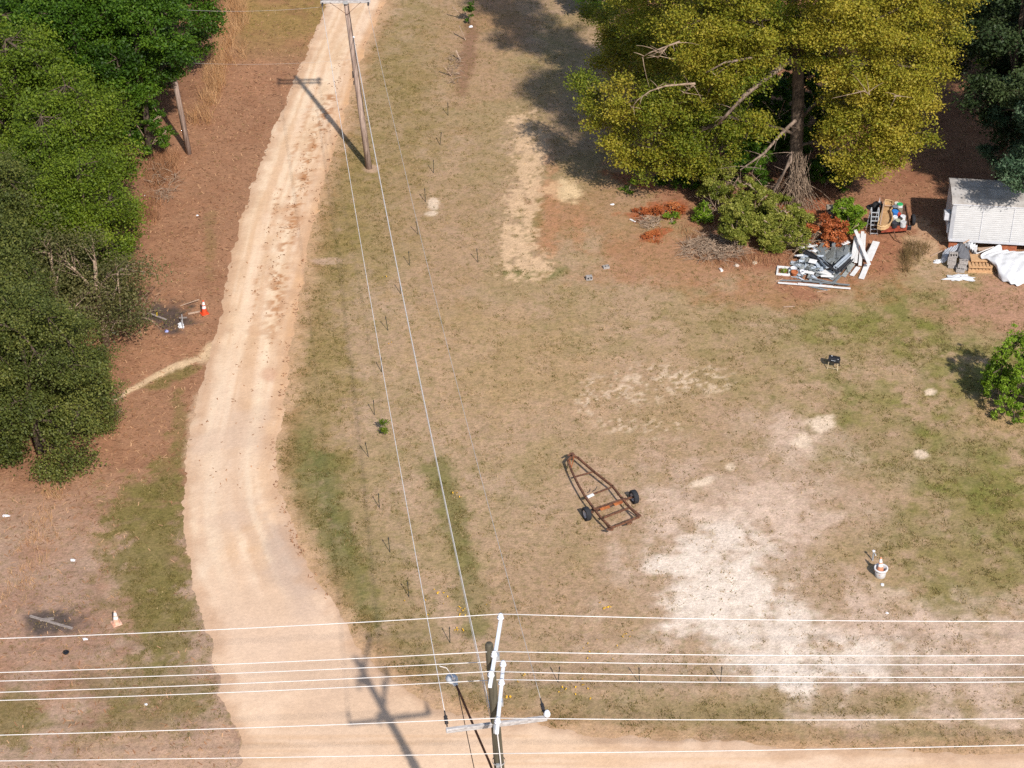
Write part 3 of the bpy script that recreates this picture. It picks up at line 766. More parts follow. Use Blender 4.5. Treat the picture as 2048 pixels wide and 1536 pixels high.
G_W = 'trees of the wood left of the road'
pA = proto('broadleaf_tree', 'x', 9.5, 3.0, 2.0, 22, 52000, .15, LF_GREEN, BARK_D, 11, group=G_W, sig=.20)
pA2 = proto('broadleaf_tree', 'x', 9.0, 2.9, 1.5, 21, 50000, .15, LF_GREEN, BARK_D, 19, group=G_W, sig=.22)
pB = proto('yellow_green_tree', 'x', 8.0, 2.6, 1.0, 20, 42000, .13, LF_YGREEN, BARK_D, 12, group=G_W, sig=.26, twigs=7)
pC = proto('dark_pine', 'x', 8.0, 3.0, .5, 30, 60000, .12, LF_PINE, BARK_D, 13, group=G_W, sig=.26, cr=(.9, 1.4))
pD = proto('twiggy_tree', 'x', 5.0, 2.6, 1.0, 12, 12000, .11, LF_TWIGGY, TWIG, 14, group=G_W, sig=.34, cr=(.8, 1.3), twigs=16)
def place(pr, u_, v_, rz, sc, label, first=[], off=(0, 0)):
    p = P(u_, v_) if v_ < 1400 else P(u_, v_)
    if pr.name not in first:
        first.append(pr.name); o = pr
        o.location = p; o.rotation_euler = (0, 0, rz); o.scale = (sc, sc, sc); o['label'] = label
    else:
        o = copy_thing(pr, p, rz, sc, label)
    return o
pS = proto('overhanging_tree', 'dense green tree overhanging the leaning stub pole', 9.5, 2.7, 4.9, 18, 42000, .15, LF_GREEN, BARK_D, 17, group=G_W, sig=.2)
pS.location = P(300, 318)
place(pA, 222, 290, .3, .98, 'dense green tree just left of the one overhanging the stub pole')
place(pA2, 345, 175, 1.9, .95, 'green tree at the top of the wood nearest the dry grass strip')
place(pA, 175, 250, 2.4, 1.05, 'large mid-green tree crown in the upper part of the wood')
place(pA2, 60, 170, .8, 1.0, 'dark green tree in the top left corner of the wood')
place(pA, 240, 60, 4.2, 1.0, 'green tree at the top edge behind the other crowns')
place(pA2, 100, 30, 3.0, 1.05, 'green tree cut by the top edge near the left corner')
place(pB, 172, 470, .5, 1.0, 'bright yellow-green tree bulging toward the road in mid wood')
place(pB, 70, 400, 2.2, 1.1, 'yellow-green tree on the left edge above the dark pines')
place(pB, 190, 585, 3.7, .85, 'sparse yellow-green tree above the burnt debris')
place(pA, -10, 330, 5.0, .95, 'green tree cut by the left edge in the upper wood')
place(pC, 20, 640, .9, 1.0, 'grey-green pine on the left edge beside bare branches')
place(pB, 110, 610, 5.1, .8, 'thin olive tree mixed with bare branches behind the footpath')
place(pD, 212, 690, .3, 1.0, 'leafless twiggy tree spreading toward the burnt debris')
place(pD, 130, 690, 2.0, 1.05, 'grey bare-branched tree between the pines')
place(pC, 80, 905, 2.6, .92, 'large dark evergreen at the lower corner of the wood')
place(pC, -20, 880, 4.4, .95, 'dark evergreen cut by the left edge near the pale grass')
place(pA2, 130, 330, 5.0, .95, 'mid-green tree filling the wood between yellow-green crowns')
place(pB, 130, 520, 1.4, .95, 'yellow-green crown behind the sparse tree near the debris')
place(pC, -40, 740, 1.4, 1.1, 'tall dark evergreen mostly beyond the left edge')
place(pC, 150, 850, 3.3, .62, 'smaller dark evergreen leaning out over the footpath end')
place(pC, 40, 790, 5.6, .8, 'dark evergreen half hidden behind the lower corner tree')
place(pD, 60, 560, 4.0, 1.1, 'bare grey twiggy tree on the left edge among pines')

# right-hand background trees
G_R = 'trees behind the storage trailer'
pE = proto('blue_green_pine', 'x', 8.5, 3.2, 3.6, 16, 40000, .14, LF_BLUE, BARK_D, 15, group=G_R, sig=.2, cr=(.7, 1.3))
def place_w(pr, x, y, rz, sc, label):
    o = copy_thing(pr, (x, y, 0), rz, sc, label); return o
LF_SHADE_TINT = leafmat('leaves_shade_tint', (.018, .034, .010), (.036, .058, .018), (.07, .095, .03), .25)  # leaf green lowered so the colour carries the shade of neighbouring trees
pF = proto('tall_shade_tree', 'x', 12.5, 3.3, 4.2, 24, 50000, .17, LF_SHADE_TINT, BARK_D, 16, group=G_R, sig=.24, cr=(1.0, 1.7))
pF.location = (24.6, 88.9, 0); pF['label'] = 'tall shade-tinted green tree shading the ground behind the storage trailer'
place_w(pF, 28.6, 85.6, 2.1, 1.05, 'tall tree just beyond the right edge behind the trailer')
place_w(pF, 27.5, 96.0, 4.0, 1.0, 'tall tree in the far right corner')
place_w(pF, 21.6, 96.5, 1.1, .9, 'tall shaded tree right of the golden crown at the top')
pE.location = (26.2, 82.4, 0); pE.rotation_euler = (0, 0, .4); pE.scale = (1, 1, 1.05); pE['label'] = 'blue-green evergreen leaning over the roof of the white storage trailer'
place_w(pE, 25.4, 86.9, 2.9, .82, 'blue-green evergreen cut by the right edge behind the trailer')
place(pA, 2010, 165, 1.2, 1.05, 'dark shaded tree in the top right corner')
place(pA2, 2120, 130, 2.2, 1.15, 'dark tree beyond the top right corner')
place(pA, 1925, 60, 3.3, .9, 'dark green tree behind the right side of the golden crown')
place(pA2, 1215, 30, 4.6, .72, 'dark green tree at the top left of the golden crown')
place(pA, 1330, -40, 5.2, 1.0, 'green tree behind the golden crown at the top edge')
place(pA2, 1480, 60, .2, .9, 'shaded green tree directly behind the golden crown')

# bright young tree by the right edge
yb = P(2018, 812)
yc = []
rg_ = np.random.default_rng(21)
for i in range(56):
    a = rg_.uniform(0, 2 * PI); q = 1.45 * math.sqrt(rg_.uniform()); z = .45 + 2.5 * rg_.uniform() * (1 - .45 * (q / 1.45))
    yc.append((yb.x + .18 + q * math.cos(a), yb.y + q * math.sin(a), z, rg_.uniform(.18, .36), rg_.normal() * .12))
for i in range(26):
    a = rg_.uniform(0, 2 * PI); q = 1.3 * math.sqrt(rg_.uniform())
    yc.append((yb.x + .15 + q * math.cos(a), yb.y + q * math.sin(a), 2.5 + .9 * rg_.uniform() * (1 - .5 * q), .22, .1))
build_tree('young_tree', 'bright green young tree with upright shoots at the right edge of the lot', yb, [yb, yb + Vector((.03, 0, .6)), yb + Vector((.1, .02, 2.2))], [.06, .05, .02], yc, 17000, .11, LF_BRIGHT, BARK_D, 31, sig=.085, flat=2.6, limb_r=.03, twigs=4, attach=.4)

# shrubs and thicket
def shrub(name, u_, v_, wd, h, nl, ls, lm, label, seed, group=None, n=16, tw=6):
    b = P(u_, v_); cl = auto_clumps(tuple(b), h, wd / 2, h * .25, n, seed, (wd * .12, wd * .25), 'bush')
    return build_tree(name, label, b, [b, b + Vector((.02, .02, h * .35)), b + Vector((.05, 0, h * .7))], [.05, .04, .02], cl, nl, ls, lm, TWIG, seed, 'shrub', group, sig=.10, limb_r=.025, twigs=tw, attach=.4, shell=.5)
G_S = 'shrubs of the thicket below the golden tree'
for i, (u_, v_, wd, h, nl, lm, lab) in enumerate([
    (1468, 500, 1.7, 2.4, 7000, LF_SHRUB, 'leafy green shrub at the front left of the thicket'),
    (1555, 478, 2.2, 2.0, 8000, LF_SHRUB, 'yellow-green shrub just left of the grey board heap'),
    (1505, 455, 2.2, 2.2, 7000, LF_SHRUB, 'pale green shrub in the middle of the thicket'),
    (1435, 420, 2.0, 2.4, 7000, LF_SHRUB, 'shrub tangled with grey twigs below the low limb'),
    (1395, 385, 2.0, 2.2, 7000, LF_GREEN, 'dark green shrub under the left end of the golden crown'),
    (1345, 372, 1.8, 1.6, 6000, LF_GREEN, 'low green shrub where the golden crown meets the grass'),
    (1600, 462, 1.3, 1.1, 3500, LF_SHRUB, 'small green shrub at the foot of the big trunk'),
    (1692, 470, 1.5, 1.7, 6000, LF_BRIGHT, 'bright green bush between the rusty shrub and the loaded cart'),
    (1650, 375, 2.4, 1.4, 6000, LF_GREEN, 'dark shaded bush right of the big trunk'),
    (1535, 345, 3.2, 5.2, 20000, LF_GREEN, 'tall dark thicket shrub behind the two grey stems'),
    (1455, 335, 3.4, 5.2, 20000, LF_YGREEN, 'tall olive thicket shrub under the big bent limb'),
    (1500, 385, 2.2, 2.6, 8000, LF_GREEN, 'deep green shrub in the hollow of the thicket'),
    (1400, 320, 3.0, 4.6, 14000, LF_YGREEN, 'green understorey bush behind the fallen limb tip'),
    (1640, 300, 2.4, 3.0, 8000, LF_YGREEN, 'olive understorey bush behind the big trunk'),
    (1405, 445, .9, .9, 1500, LF_BRIGHT, 'small leafy plant at the left end of the brush pile'),
    (1560, 262, 4.2, 5.0, 22000, LF_GREEN, 'dark understorey tree behind the big trunk'),
    (1490, 250, 4.2, 5.5, 22000, LF_YGREEN, 'green understorey tree behind the bent limb'),
    (1665, 255, 4.0, 3.8, 18000, LF_GREEN, 'dark understorey bush under the right half of the golden crown'),
    (1400, 255, 3.6, 4.6, 16000, LF_YGREEN, 'yellow-green understorey tree under the left half of the golden crown'),
    (1580, 340, 2.0, 2.6, 7000, LF_GREEN, 'dark bush close behind the foot of the big trunk'),
    (1525, 500, 1.2, 1.5, 3500, LF_SHRUB, 'upright light green shrub right of the brush pile'),
    (1470, 465, 1.5, 1.9, 5000, LF_SHRUB, 'olive shrub behind the front left shrub'),
    (1590, 500, 1.4, 1.0, 3000, LF_SHRUB, 'spreading green shrub touching the left of the grey heap'),
    (296, 316, 2.6, 3.0, 9000, LF_GREEN, 'green undergrowth bush just left of the leaning stub pole'),
    (1545, 505, 1.0, .9, 2000, LF_SHRUB, 'little shrub with a grey stump beside the window frame')]):
    shrub('shrub', u_, v_, wd, h, int(nl * 1.3), .115, lm, lab, 300 + i, G_S)
shrub('rust_leaved_bush', 1655, 490, 2.0, .9, 7000, .11, LF_RUST, 'rust-orange dead-leaved bush behind the grey board heap', 340, n=10)
FLAT = shrub('dead_leaf_heap', 1283, 432, 1.3, .22, 1800, .10, LF_RUST, 'flat heap of orange-red dead leaves on the grass', 341, n=7); FLAT.scale = (1, 1, .32)
FLAT = shrub('dead_leaf_bush', 1335, 425, 1.5, .5, 2500, .11, LF_RUST, 'red-brown dead-leaved bush next to the grey twig heap', 342); FLAT.scale = (1, 1, .32)
FLAT = shrub('leaf_drift', 1306, 474, 1.1, .16, 1400, .10, LF_RUST, 'small slanting drift of red leaves below the twig heap', 343, n=7); FLAT.scale = (1, 1, .32)
shrub('weed_patch', 1258, 379, .9, .28, 900, .11, LF_BRIGHT, 'bright green weed patch left of the red leaf heap', 344, n=7)
shrub('weed_patch', 1342, 442, .9, .25, 800, .11, LF_BRIGHT, 'green weed patch beside the red-brown dead bush', 345, n=7)
shrub('fence_shrub', 768, 868, .5, .34, 500, .08, LF_YGREEN, 'small dark green shrub growing on the fence line by the road', 346, n=6)
shrub('fence_bush', 939, 48, .45, 1.3, 900, .11, LF_GREEN, 'green bush growing among the old wooden fence posts', 347, n=7)

def brush(name, u_, v_, ru, rv, n, lmax, label, seed, zmax=.5, mat=TWIG, cat='brush pile'):
    rg = np.random.default_rng(seed); mb = MB()
    for i in range(n):
        a, r = rg.uniform(0, 2 * PI), math.sqrt(rg.uniform())
        p = P(u_ + ru * r * math.cos(a), v_ + rv * r * math.sin(a)); L = lmax * rg.uniform(.3, 1); d = rg.uniform(0, 2 * PI)
        q = p + Vector((math.cos(d) * L, math.sin(d) * L * .8, rg.uniform(0, zmax))); p.z = rg.uniform(.0, zmax * .6)
        twig_tube(mb, p, q, .014 * rg.uniform(.6, 1.7), .005, rg, .12, 3, 4)
    o = mb.build(name, mat, origin=P(u_, v_)); return tag(o, label, cat)
brush('brush_pile', 1425, 502, 60, 24, 520, 1.0, 'wide pile of cut brown branches in front of the thicket', 51, .5)
brush('twig_heap', 1300, 448, 20, 12, 110, .6, 'small grey twig heap between the red leaf patches', 52, .3)
brush('fallen_branches', 1610, 500, 30, 24, 60, 1.6, 'bare fallen branches arching over the grey board heap', 53, 1.2)
brush('dead_branch_tangle', 210, 640, 90, 36, 130, 1.5, 'tangle of bare grey-brown branches at the edge of the wood', 54, 1.4)
brush('dead_vine_tangle', 1480, 420, 70, 50, 200, 1.3, 'tangle of dead grey vines running through the thicket', 55, 1.8)
brush('roadside_twigs', 330, 370, 26, 40, 120, .7, 'low dead twigs below the leaning stub pole', 56, .5)
brush('fence_twigs', 910, 140, 12, 30, 70, .6, 'dry twigs lying along the old wooden fence', 57, .3)

# ------------------------------------------------------------------ poles and wires
POLE_W = pm('pole_wood_grey', S(196, 172, 156), S(128, 106, 94), 5, .9, bump=.5, stretch=(3, 3, .15))
POLE_D = pm('pole_wood_dark', S(112, 104, 86), S(70, 64, 52), 5, .9, bump=.5, stretch=(3, 3, .15))
ARM_G = pm('arm_weathered', S(214, 208, 204), S(160, 152, 148), 6, .8, stretch=(1, 4, 4))
ARM_W = pm('arm_fibreglass', (.70, .72, .75), (.62, .64, .68), 3, .5)
INSUL = pm('insulator_white', (.78, .79, .82), (.70, .71, .75), 8, .3)
INSUL_D = pm('insulator_dark', (.06, .05, .05), (.03, .03, .03), 8, .4)
STEEL = pm('galvanised_steel', (.50, .51, .52), (.36, .37, .38), 9, .5, .4)
RUSTY = pm('rusty_steel', S(138, 94, 68), S(78, 54, 44), 9, .9, bump=.4)
RUST_O = pm('rust_orange', S(206, 122, 66), S(150, 80, 46), 7, .85, bump=.3)
ALU = pm('aluminium_wire', (.72, .68, .64), (.62, .58, .55), 2, .55)
ALU_T = pm('thin_wire_grey', (.50, .46, .42), (.42, .38, .35), 2, .6)

# far pole with a double crossarm
fb = P(738, 336)
def fpole(h): return fb + Vector((-.087 * h, .045 * h, h))
t = thing('utility_pole', fb, 'weathered grey wooden utility pole beside the dirt road with a double crossarm', 'utility pole')
MB().tube([fpole(-.2), fpole(3), fpole(6), fpole(9.75)], [.17, .155, .14, .12], 12).build('pole', POLE_W, t, smooth=True)
ca = fpole(9.12)
def arm_pt(x, dy, dz=0): return ca + Vector((x, dy + .03 * x, dz))
FAR_INS = []
for dy in (-.19, .19):
    mb = MB(); mb.beam(arm_pt(-1.22, dy), arm_pt(1.22, dy), .10, .13); mb.build('crossarm', ARM_G, t, bevel=.01)
for s_ in (-1, 1):
    mb = MB(); mb.beam(arm_pt(s_ * .75, -.26), fpole(8.45) + Vector((0, -.17, 0)), .035, .012); mb.build('brace', RUSTY, t)
    for dy in (-.19, .19):
        mb = MB(); mb.lathe([(0, 0), (.02, 0), (.02, .06), (.07, .07), (.085, .12), (.05, .15), (.06, .19), (.0, .21)], arm_pt(s_ * 1.1, dy, .062), 12); mb.build('insulator', INSUL, t, smooth=True)
    mb = MB(); mb.lathe([(0, 0), (.05, .02), (.05, .1), (.03, .12), (.05, .14), (.05, .24), (0, .28)], arm_pt(s_ * 1.12, -.26, -.02), 10, axis=(.05, -1, -.1)); mb.build('insulator', INSUL_D, t, smooth=True)
    FAR_INS.append(arm_pt(s_ * 1.12, -.54, -.04))
mb = MB(); mb.box(arm_pt(0, -.27), (.22, .04, .16)); mb.build('mounting_plate', STEEL, t)
mb = MB(); mb.tube([fpole(8.9) + Vector((.10, -.10, 0)), fpole(6) + Vector((.13, -.09, 0)), fpole(3.0) + Vector((.15, -.08, 0))], .014, 5); mb.build('ground_wire', INSUL_D, t)
mb = MB(); mb.box(fpole(5.2) + Vector((-.16, -.02, 0)), (.05, .10, .35)); mb.box(fpole(4.75) + Vector((-.17, -.02, 0)), (.04, .06, .2)); mb.build('bracket', INSUL_D, t)
mb = MB(); mb.lathe([(0, 0), (.045, .01), (.045, .08), (0, .1)], fpole(7.2) + Vector((.15, -.12, 0)), 10); mb.build('spool_insulator', INSUL, t)

# stub pole at the wood's edge
sb = P(378, 307)
t = thing('stub_pole', sb, 'leaning bare wooden pole at the edge of the wood', 'utility pole')
def spole(h): return sb + Vector((-.085 * h, .02 * h, h))
MB().tube([spole(-.2), spole(4), spole(8.3)], [.15, .135, .115], 12).build('pole', POLE_W, t, smooth=True)
MB().lathe([(.15, -.05), (.152, .03), (.0, .05)], spole(8.3), 12).build('pole_cap', STEEL, t)

# near pole, base below the frame
T = P(978, 1287, 12.8)
nb_ = Vector((T.x + .70, T.y + .1, 0))
def npole(h): return nb_ + (Vector(T) - nb_) * (h / 12.8)
t = thing('power_pole', nb_, 'dark near power pole with white arms and a street lamp at the bottom edge', 'utility pole')
NEAR = t
MB().tube([npole(-.2), npole(4), npole(8), npole(12.75), npole(12.8)], [.20, .175, .15, .115, .09], 14).build('pole', POLE_D, t, smooth=True)
wires_at = []
def depth_arm(px, h):
    q = [P(u_, v_, h) for u_, v_ in px]
    ends = (q[0] + (q[0] - q[-1]).normalized() * .10, q[-1] + (q[-1] - q[0]).normalized() * .28)
    mb = MB(); mb.beam(ends[0] + Vector((0, 0, -.16)), ends[1] + Vector((0, 0, -.16)), .105, .13); a = mb.build('crossarm', ARM_W, t, bevel=.012)
    for p in q:
        mb = MB(); mb.lathe([(0, -.095), (.022, -.095), (.022, -.05), (.085, -.045), (.10, .0), (.06, .02), (.085, .05), (.07, .08), (.05, .10), (.06, .13), (0, .15)], p, 14); mb.build('insulator', INSUL, a, smooth=True)
        wires_at.append(p + Vector((0, 0, .13)))
    return a
depth_arm([(1001, 1235), (988, 1310), (982, 1350)], 12.45)
depth_arm([(1006, 1329), (1003, 1366), (995, 1443)], 10.75)
for h in (12.3, 10.55):
    mb = MB(); mb.beam(npole(h) + Vector((-.02, 0, 0)), npole(h) + Vector((.26, 0, .02)), .16, .16); mb.build('mounting_bracket', STEEL, t)
c3 = npole(9.75)
xa, xb = P(892, 1461, 9.75), P(1094, 1436, 9.75)
mb = MB(); mb.beam(xa, xb, .11, .15); a3 = mb.build('crossarm', ARM_G, t, bevel=.012)
DE = []
for e, px in ((xa, (895, 1420)), (xb, (1082, 1408))):
    far = FAR_INS[0 if e is xa else 1]; d = (far - e).normalized()
    s0 = e + d * .12 + Vector((.05 if e is xa else -.05, 0, .02))
    prof = [(0, 0), (.02, .02), (.02, .14)]
    for i in range(4): prof += [(.06, .16 + .085 * i), (.035, .20 + .085 * i)]
    prof += [(.02, .52), (.02, .66), (0, .68)]
    mb = MB(); mb.lathe(prof, s0, 10, axis=d); mb.build('dead_end_insulator', INSUL_D, a3, smooth=True)
    DE.append(s0 + d * .66)
mb = MB(); mb.lathe([(0, -.02), (.09, -.02), (.10, .06), (.08, .12), (.05, .18), (0, .19)], xb + Vector((0, 0, .10)), 14); mb.build('insulator', INSUL, a3, smooth=True)
mb = MB(); mb.beam(npole(9.75) + Vector((0, -.12, 0)), npole(9.75) + Vector((0, -.30, 0)), .12, .2); mb.build('mounting_plate', STEEL, t)
mb = MB()
for h in (7.6, 7.2, 8.25):
    mb.lathe([(.19, -.03), (.19, .03)], npole(h), 14)
    mb.box(npole(h) + Vector((-.02, -.19, 0)), (.10, .08, .10))
mb.build('hardware_band', STEEL, t)
mb = MB(); mb.tube([P(994, 1455, 9.6) + Vector((0, -.1, 0)), npole(8.6) + Vector((.06, -.2, 0)), npole(7.2) + Vector((.08, -.2, 0))], .018, 6); mb.build('ground_wire', ALU, t)
# street lamp on its bracket
LAMPH = 8.6
lp = P(912, 1370, LAMPH); la = npole(6.9)
mb = MB(); mid = (lp + la) / 2 + Vector((-.05, 0, .22)); mb.tube([la, la + (mid - la) * .5 + Vector((0, 0, .08)), mid, lp + (mid - lp) * .18 + Vector((0, 0, .03)), lp], .035, 8); arm = mb.build('lamp_arm', RUSTY, t, smooth=True)
d = (lp - la); d.z = 0; d.normalize()
mb = MB(); mb.lathe([(0, -.02), (.07, 0), (.085, .10), (.15, .18), (.19, .30), (.17, .42), (.10, .50), (0, .54)], lp - d * .02, 14, axis=tuple(d))
for i, v_ in enumerate(mb.v): mb.v[i] = (v_[0], v_[1], lp.z + (v_[2] - lp.z) * .62)
hd = mb.build('lamp_head', pm('lamp_grey', (.55, .55, .55), (.42, .42, .42), 7, .7), t, smooth=True)
mb = MB(); mb.lathe([(.05, 0), (.05, .09), (0, .10)], lp + d * .16 + Vector((0, 0, .11)), 10); mb.build('photocell', INSUL, hd)
mb = MB(); mb.tube([lp + d * .1 + Vector((0, 0, .1)), P(903, 1350, 9.0), P(893, 1336, 9.25), P(879, 1332, 9.3)], .012, 5); mb.build('lamp_lead', ALU, hd)

def cable(name, a, b, sag, r, mat, label, n=36, k=5, group='overhead wires'):
    a, b = Vector(a), Vector(b)
    pts = [a + (b - a) * (i / n) - Vector((0, 0, 4 * sag * (i / n) * (1 - i / n))) for i in range(n + 1)]
    o = MB().tube(pts, r, k).build(name, mat, origin=a, smooth=True)
    return tag(o, label, 'wire', group)
mb = None
ds = lp - d * .1; cable('drop_cable', ds + Vector((0, 0, -.06)), npole(1.4) + Vector((-.18, .05, 0)), .05, .014, INSUL_D, 'thin dark cable dropping from the street lamp toward the pole foot', 10)
names = ['topmost', 'second', 'fourth', 'third', 'fifth', 'sixth']
drop = [(47, 10), (41, 5), (41, 9), (39, 4), (41, 3), (34, 1)]
for p, nm_, (dl, dr) in zip(wires_at, names, drop):
    # the line turns a little at the pole: straight on to the left, slightly away to the right
    cable('power_line', p, p + Vector((-62, 0, 0)), dl / (4 * .18 * 50), .012, ALU, '%s of the wires running left from the near pole' % nm_)
    cable('power_line', p, p + Vector((62, 62 * .055, 0)), (.055 * 15 * 48 - dr + 0) * -1 / (4 * .18 * 50) + 2 * .055 * 15 * 48 / (4 * .18 * 50), .0135, ALU, '%s of the wires running right from the near pole' % nm_)
nn_ = npole(8.75) + Vector((.0, -.2, 0))
cable('neutral_line', nn_, nn_ + Vector((-62, 0, 0)), 15 / 36, .012, ALU, 'lowest wire running left near the bottom edge')
cable('neutral_line', nn_, nn_ + Vector((62, 62 * .055, 0)), (.055 * 15 * 48 - 15) / 36, .0135, ALU, 'lowest wire running right near the bottom edge')
cable('conductor', DE[0], FAR_INS[0], .95, .012, ALU, 'left conductor between the two crossarms above the road verge', 60)
cable('conductor', DE[1], FAR_INS[1], 1.1, .009, ALU_T, 'right thin conductor between the two crossarms across the lot', 60)
cable('neutral_cable', npole(9.9) + Vector((-.1, .1, 0)), fpole(7.25) + Vector((.15, -.14, 0)), .9, .014, ALU, 'bright middle cable joining the two poles', 60)
cable('neutral_cable', npole(9.6) + Vector((-.12, .1, 0)), fpole(6.6) + Vector((.15, -.14, 0)), .75, .008, ALU_T, 'thin cable just below the bright middle cable', 60)
cable('span_wire', fpole(8.9) + Vector((-.1, 0, 0)), spole(8.1), .25, .005, ALU_T, 'thin wire from the far crossarm to the stub pole in the trees', 30)
cable('span_wire', fpole(6.0) + Vector((-.1, 0, 0)), spole(5.2), .2, .004, ALU_T, 'faint lower wire from the far pole to the stub pole', 30)

# ------------------------------------------------------------------ fence posts
POST = pm('post_dark_green', (.045, .05, .032), (.03, .028, .022), 9, .8)
OLDW = pm('old_fence_wood', S(206, 180, 156), S(140, 114, 96), 5, .9, stretch=(3, 3, .3))
ordn = ['first', 'second', 'third', 'fourth', 'fifth', 'sixth', 'seventh', 'eighth', 'ninth', 'tenth', 'eleventh', 'twelfth', 'thirteenth', 'fourteenth']
line = [(896, 231), (880, 290), (867, 346), (851, 404), (836, 469), (819, 531), (801, 588), (776, 661), (763, 744), (749, 830), (737, 914), (759, 1016), (780, 1105), (818, 1194)]
rg_ = np.random.default_rng(77)
def tpost(u_, v_, label, h=.78):
    b = P(u_, v_); ln = Vector((rg_.normal() * .05 - .02, rg_.normal() * .03, 1))
    t = thing('fence_post', b, label, 'fence post', 'thin dark fence posts')
    MB().tube([b - ln * .05, b + ln * h], .016, 6).build('stake', POST, t)
    MB().box(b + ln * (h - .08), (.05, .05, .03)).build('clip', INSUL_D, t)
for i, (u_, v_) in enumerate(line):
    tpost(u_, v_, '%s thin dark post from the top in the fence line beside the road' % ordn[i])
for (u_, v_, lb) in [(900, 1286, 'thin dark fence post left of the near pole above the road corner'), (1116, 1365, 'thin dark fence post just right of the near pole under the wires'), (1279, 1367, 'thin dark fence post midway along the grass strip under the wires'), (1441, 1365, 'thin dark fence post at the edge of the pale sand under the wires'), (956, 525, 'lone thin post in the grass left of the sandy two-track')]:
    tpost(u_, v_, lb)
for (u0, v0, u1, v1, h, lb) in [(932, 38, 905, 14, .9, 'pale old wooden fence rail post leaning beside the green bush'), (931, 80, 919, 52, .9, 'old wooden fence post leaning left just below the green bush'), (903, 152, 887, 132, .7, 'old wooden fence post leaning at the lower end of the twig row'), (921, 122, 912, 100, .6, 'short dark fence post in the middle of the twig row')]:
    a = P(u0, v0); b = P(u1, v1, h)
    o = MB().beam(a - (b - a) * .03, b, .09, .05).build('wooden_post', OLDW, origin=a, bevel=.008); tag(o, lb, 'fence post')

# ------------------------------------------------------------------ traffic cones, planter tub, spigot
ORANGE = pm('cone_orange', S(236, 84, 40), S(206, 72, 40), 12, .6)
ORANGE_F = pm('cone_orange_faded', S(232, 168, 130), S(206, 130, 96), 9, .7)
BANDW = pm('cone_band_white', (.78, .76, .74), (.66, .63, .6), 12, .5)
def cone(loc, label, body, h=.72, tilt=(0, 0)):
    t = thing('traffic_cone', loc, label, 'traffic cone')
    ax = Vector((tilt[0], tilt[1], 1)).normalized()
    L = Vector(loc)
    MB().box(L + Vector((0, 0, .02)), (.36, .36, .04), .5).build('base', body, t, bevel=.012)
    def r(z): return .135 - .105 * z / h
    MB().lathe([(r(0), .035), (r(h * .99), h * .99), (r(h) * .7, h), (0, h)], L, 18, axis=ax).build('body', body, t, smooth=True)
    for z0, z1 in ((h * .42, h * .60), (h * .68, h * .90)):
        MB().lathe([(r(z0) + .004, z0), (r(z1) + .004, z1)], L, 18, axis=ax).build('band', BANDW, t, smooth=True)
    return t
cone(P(409, 627), 'orange traffic cone with two white bands beside the road and burnt debris', ORANGE)
cone(P(233, 1247), 'faded orange and white traffic cone by the ash patch at the lower left', pm('cone_pink', S(238, 196, 172), S(216, 150, 118), 9, .7), .62)
bk = P(1760, 1152)
t = thing('planter_tub', bk, 'grey-white round tub on the grass with a cone standing in it', 'tub')
TUB = pm('tub_grey', (.55, .52, .50), (.36, .34, .33), 5, .7, bump=.2)
RIMW = pm('tub_rim', (.72, .69, .68), (.6, .57, .56), 6, .6)
MB().lathe([(0, .0), (.19, 0), (.20, .02), (.235, .40), (.215, .40), (.19, .10), (0, .10)], bk, 24).build('tub_wall', TUB, t, smooth=True)
MB().lathe([(.235, .34), (.265, .345), (.27, .42), (.22, .42), (.215, .36)], bk, 24).build('rim', RIMW, t, smooth=True)
MB().lathe([(0, .20), (.20, .19)], bk, 20).build('soil', pm('tub_soil', (.12, .07, .05), (.06, .04, .03), 12, .95), t)
cone(bk + Vector((-.01, .02, .19)), 'faded peach and white cone standing in the round tub', ORANGE_F, .72, (-.06, .02))
sp_ = P(1745, 1121)
t = thing('water_spigot', sp_, 'short upright water spigot pipe behind the round tub', 'spigot')
MB().tube([sp_, sp_ + Vector((0, 0, .45))], .03, 8).build('pipe', STEEL, t)
MB().tube([sp_ + Vector((0, -.02, .40)), sp_ + Vector((.06, -.10, .40)), sp_ + Vector((.07, -.13, .34))], .02, 6).build('tap', STEEL, t)
MB().lathe([(.02, 0), (.06, .01), (.06, .04), (0, .05)], sp_ + Vector((0, 0, .45)), 10).build('handle', RIMW, t)

# ------------------------------------------------------------------ charcoal grill
gb = P(1665, 737)
BLACK = pm('grill_black', (.022, .022, .026), (.012, .012, .014), 14, .45)
LEGM = pm('grill_leg', S(214, 196, 160), S(170, 150, 120), 8, .6)
t = thing('charcoal_grill', gb, 'small black box grill on pale metal legs standing on the grass', 'grill')
R = Matrix.Rotation(-.35, 3, 'Z'); gz = .42
gq = lambda x, y, z: gb + Vector((.04, .05, 0)) + R @ Vector((x, y, z))
mb = MB(); mb.box(gq(0, 0, gz), (.52, .32, .13), R); mb.build('firebox', BLACK, t, bevel=.03)
mb = MB(); vs, fs = [], []
for i in range(9):
    a = PI * i / 8
    for sx in (-1, 1): vs.append(gq(sx * .25 * (.9 + .1 * math.sin(a)), -.16 * math.cos(a), gz + .07 + .11 * math.sin(a) ** .7))
for i in range(8): fs.append((2 * i, 2 * i + 1, 2 * i + 3, 2 * i + 2))
fs += [tuple(range(0, 18, 2)), tuple(range(1, 18, 2))[::-1]]
mb.add(vs, fs).build('lid', BLACK, t)
MB().tube([gq(-.09, -.19, gz + .10), gq(-.09, -.23, gz + .11), gq(.09, -.23, gz + .11), gq(.09, -.19, gz + .10)], .012, 6).build('handle', STEEL, t)
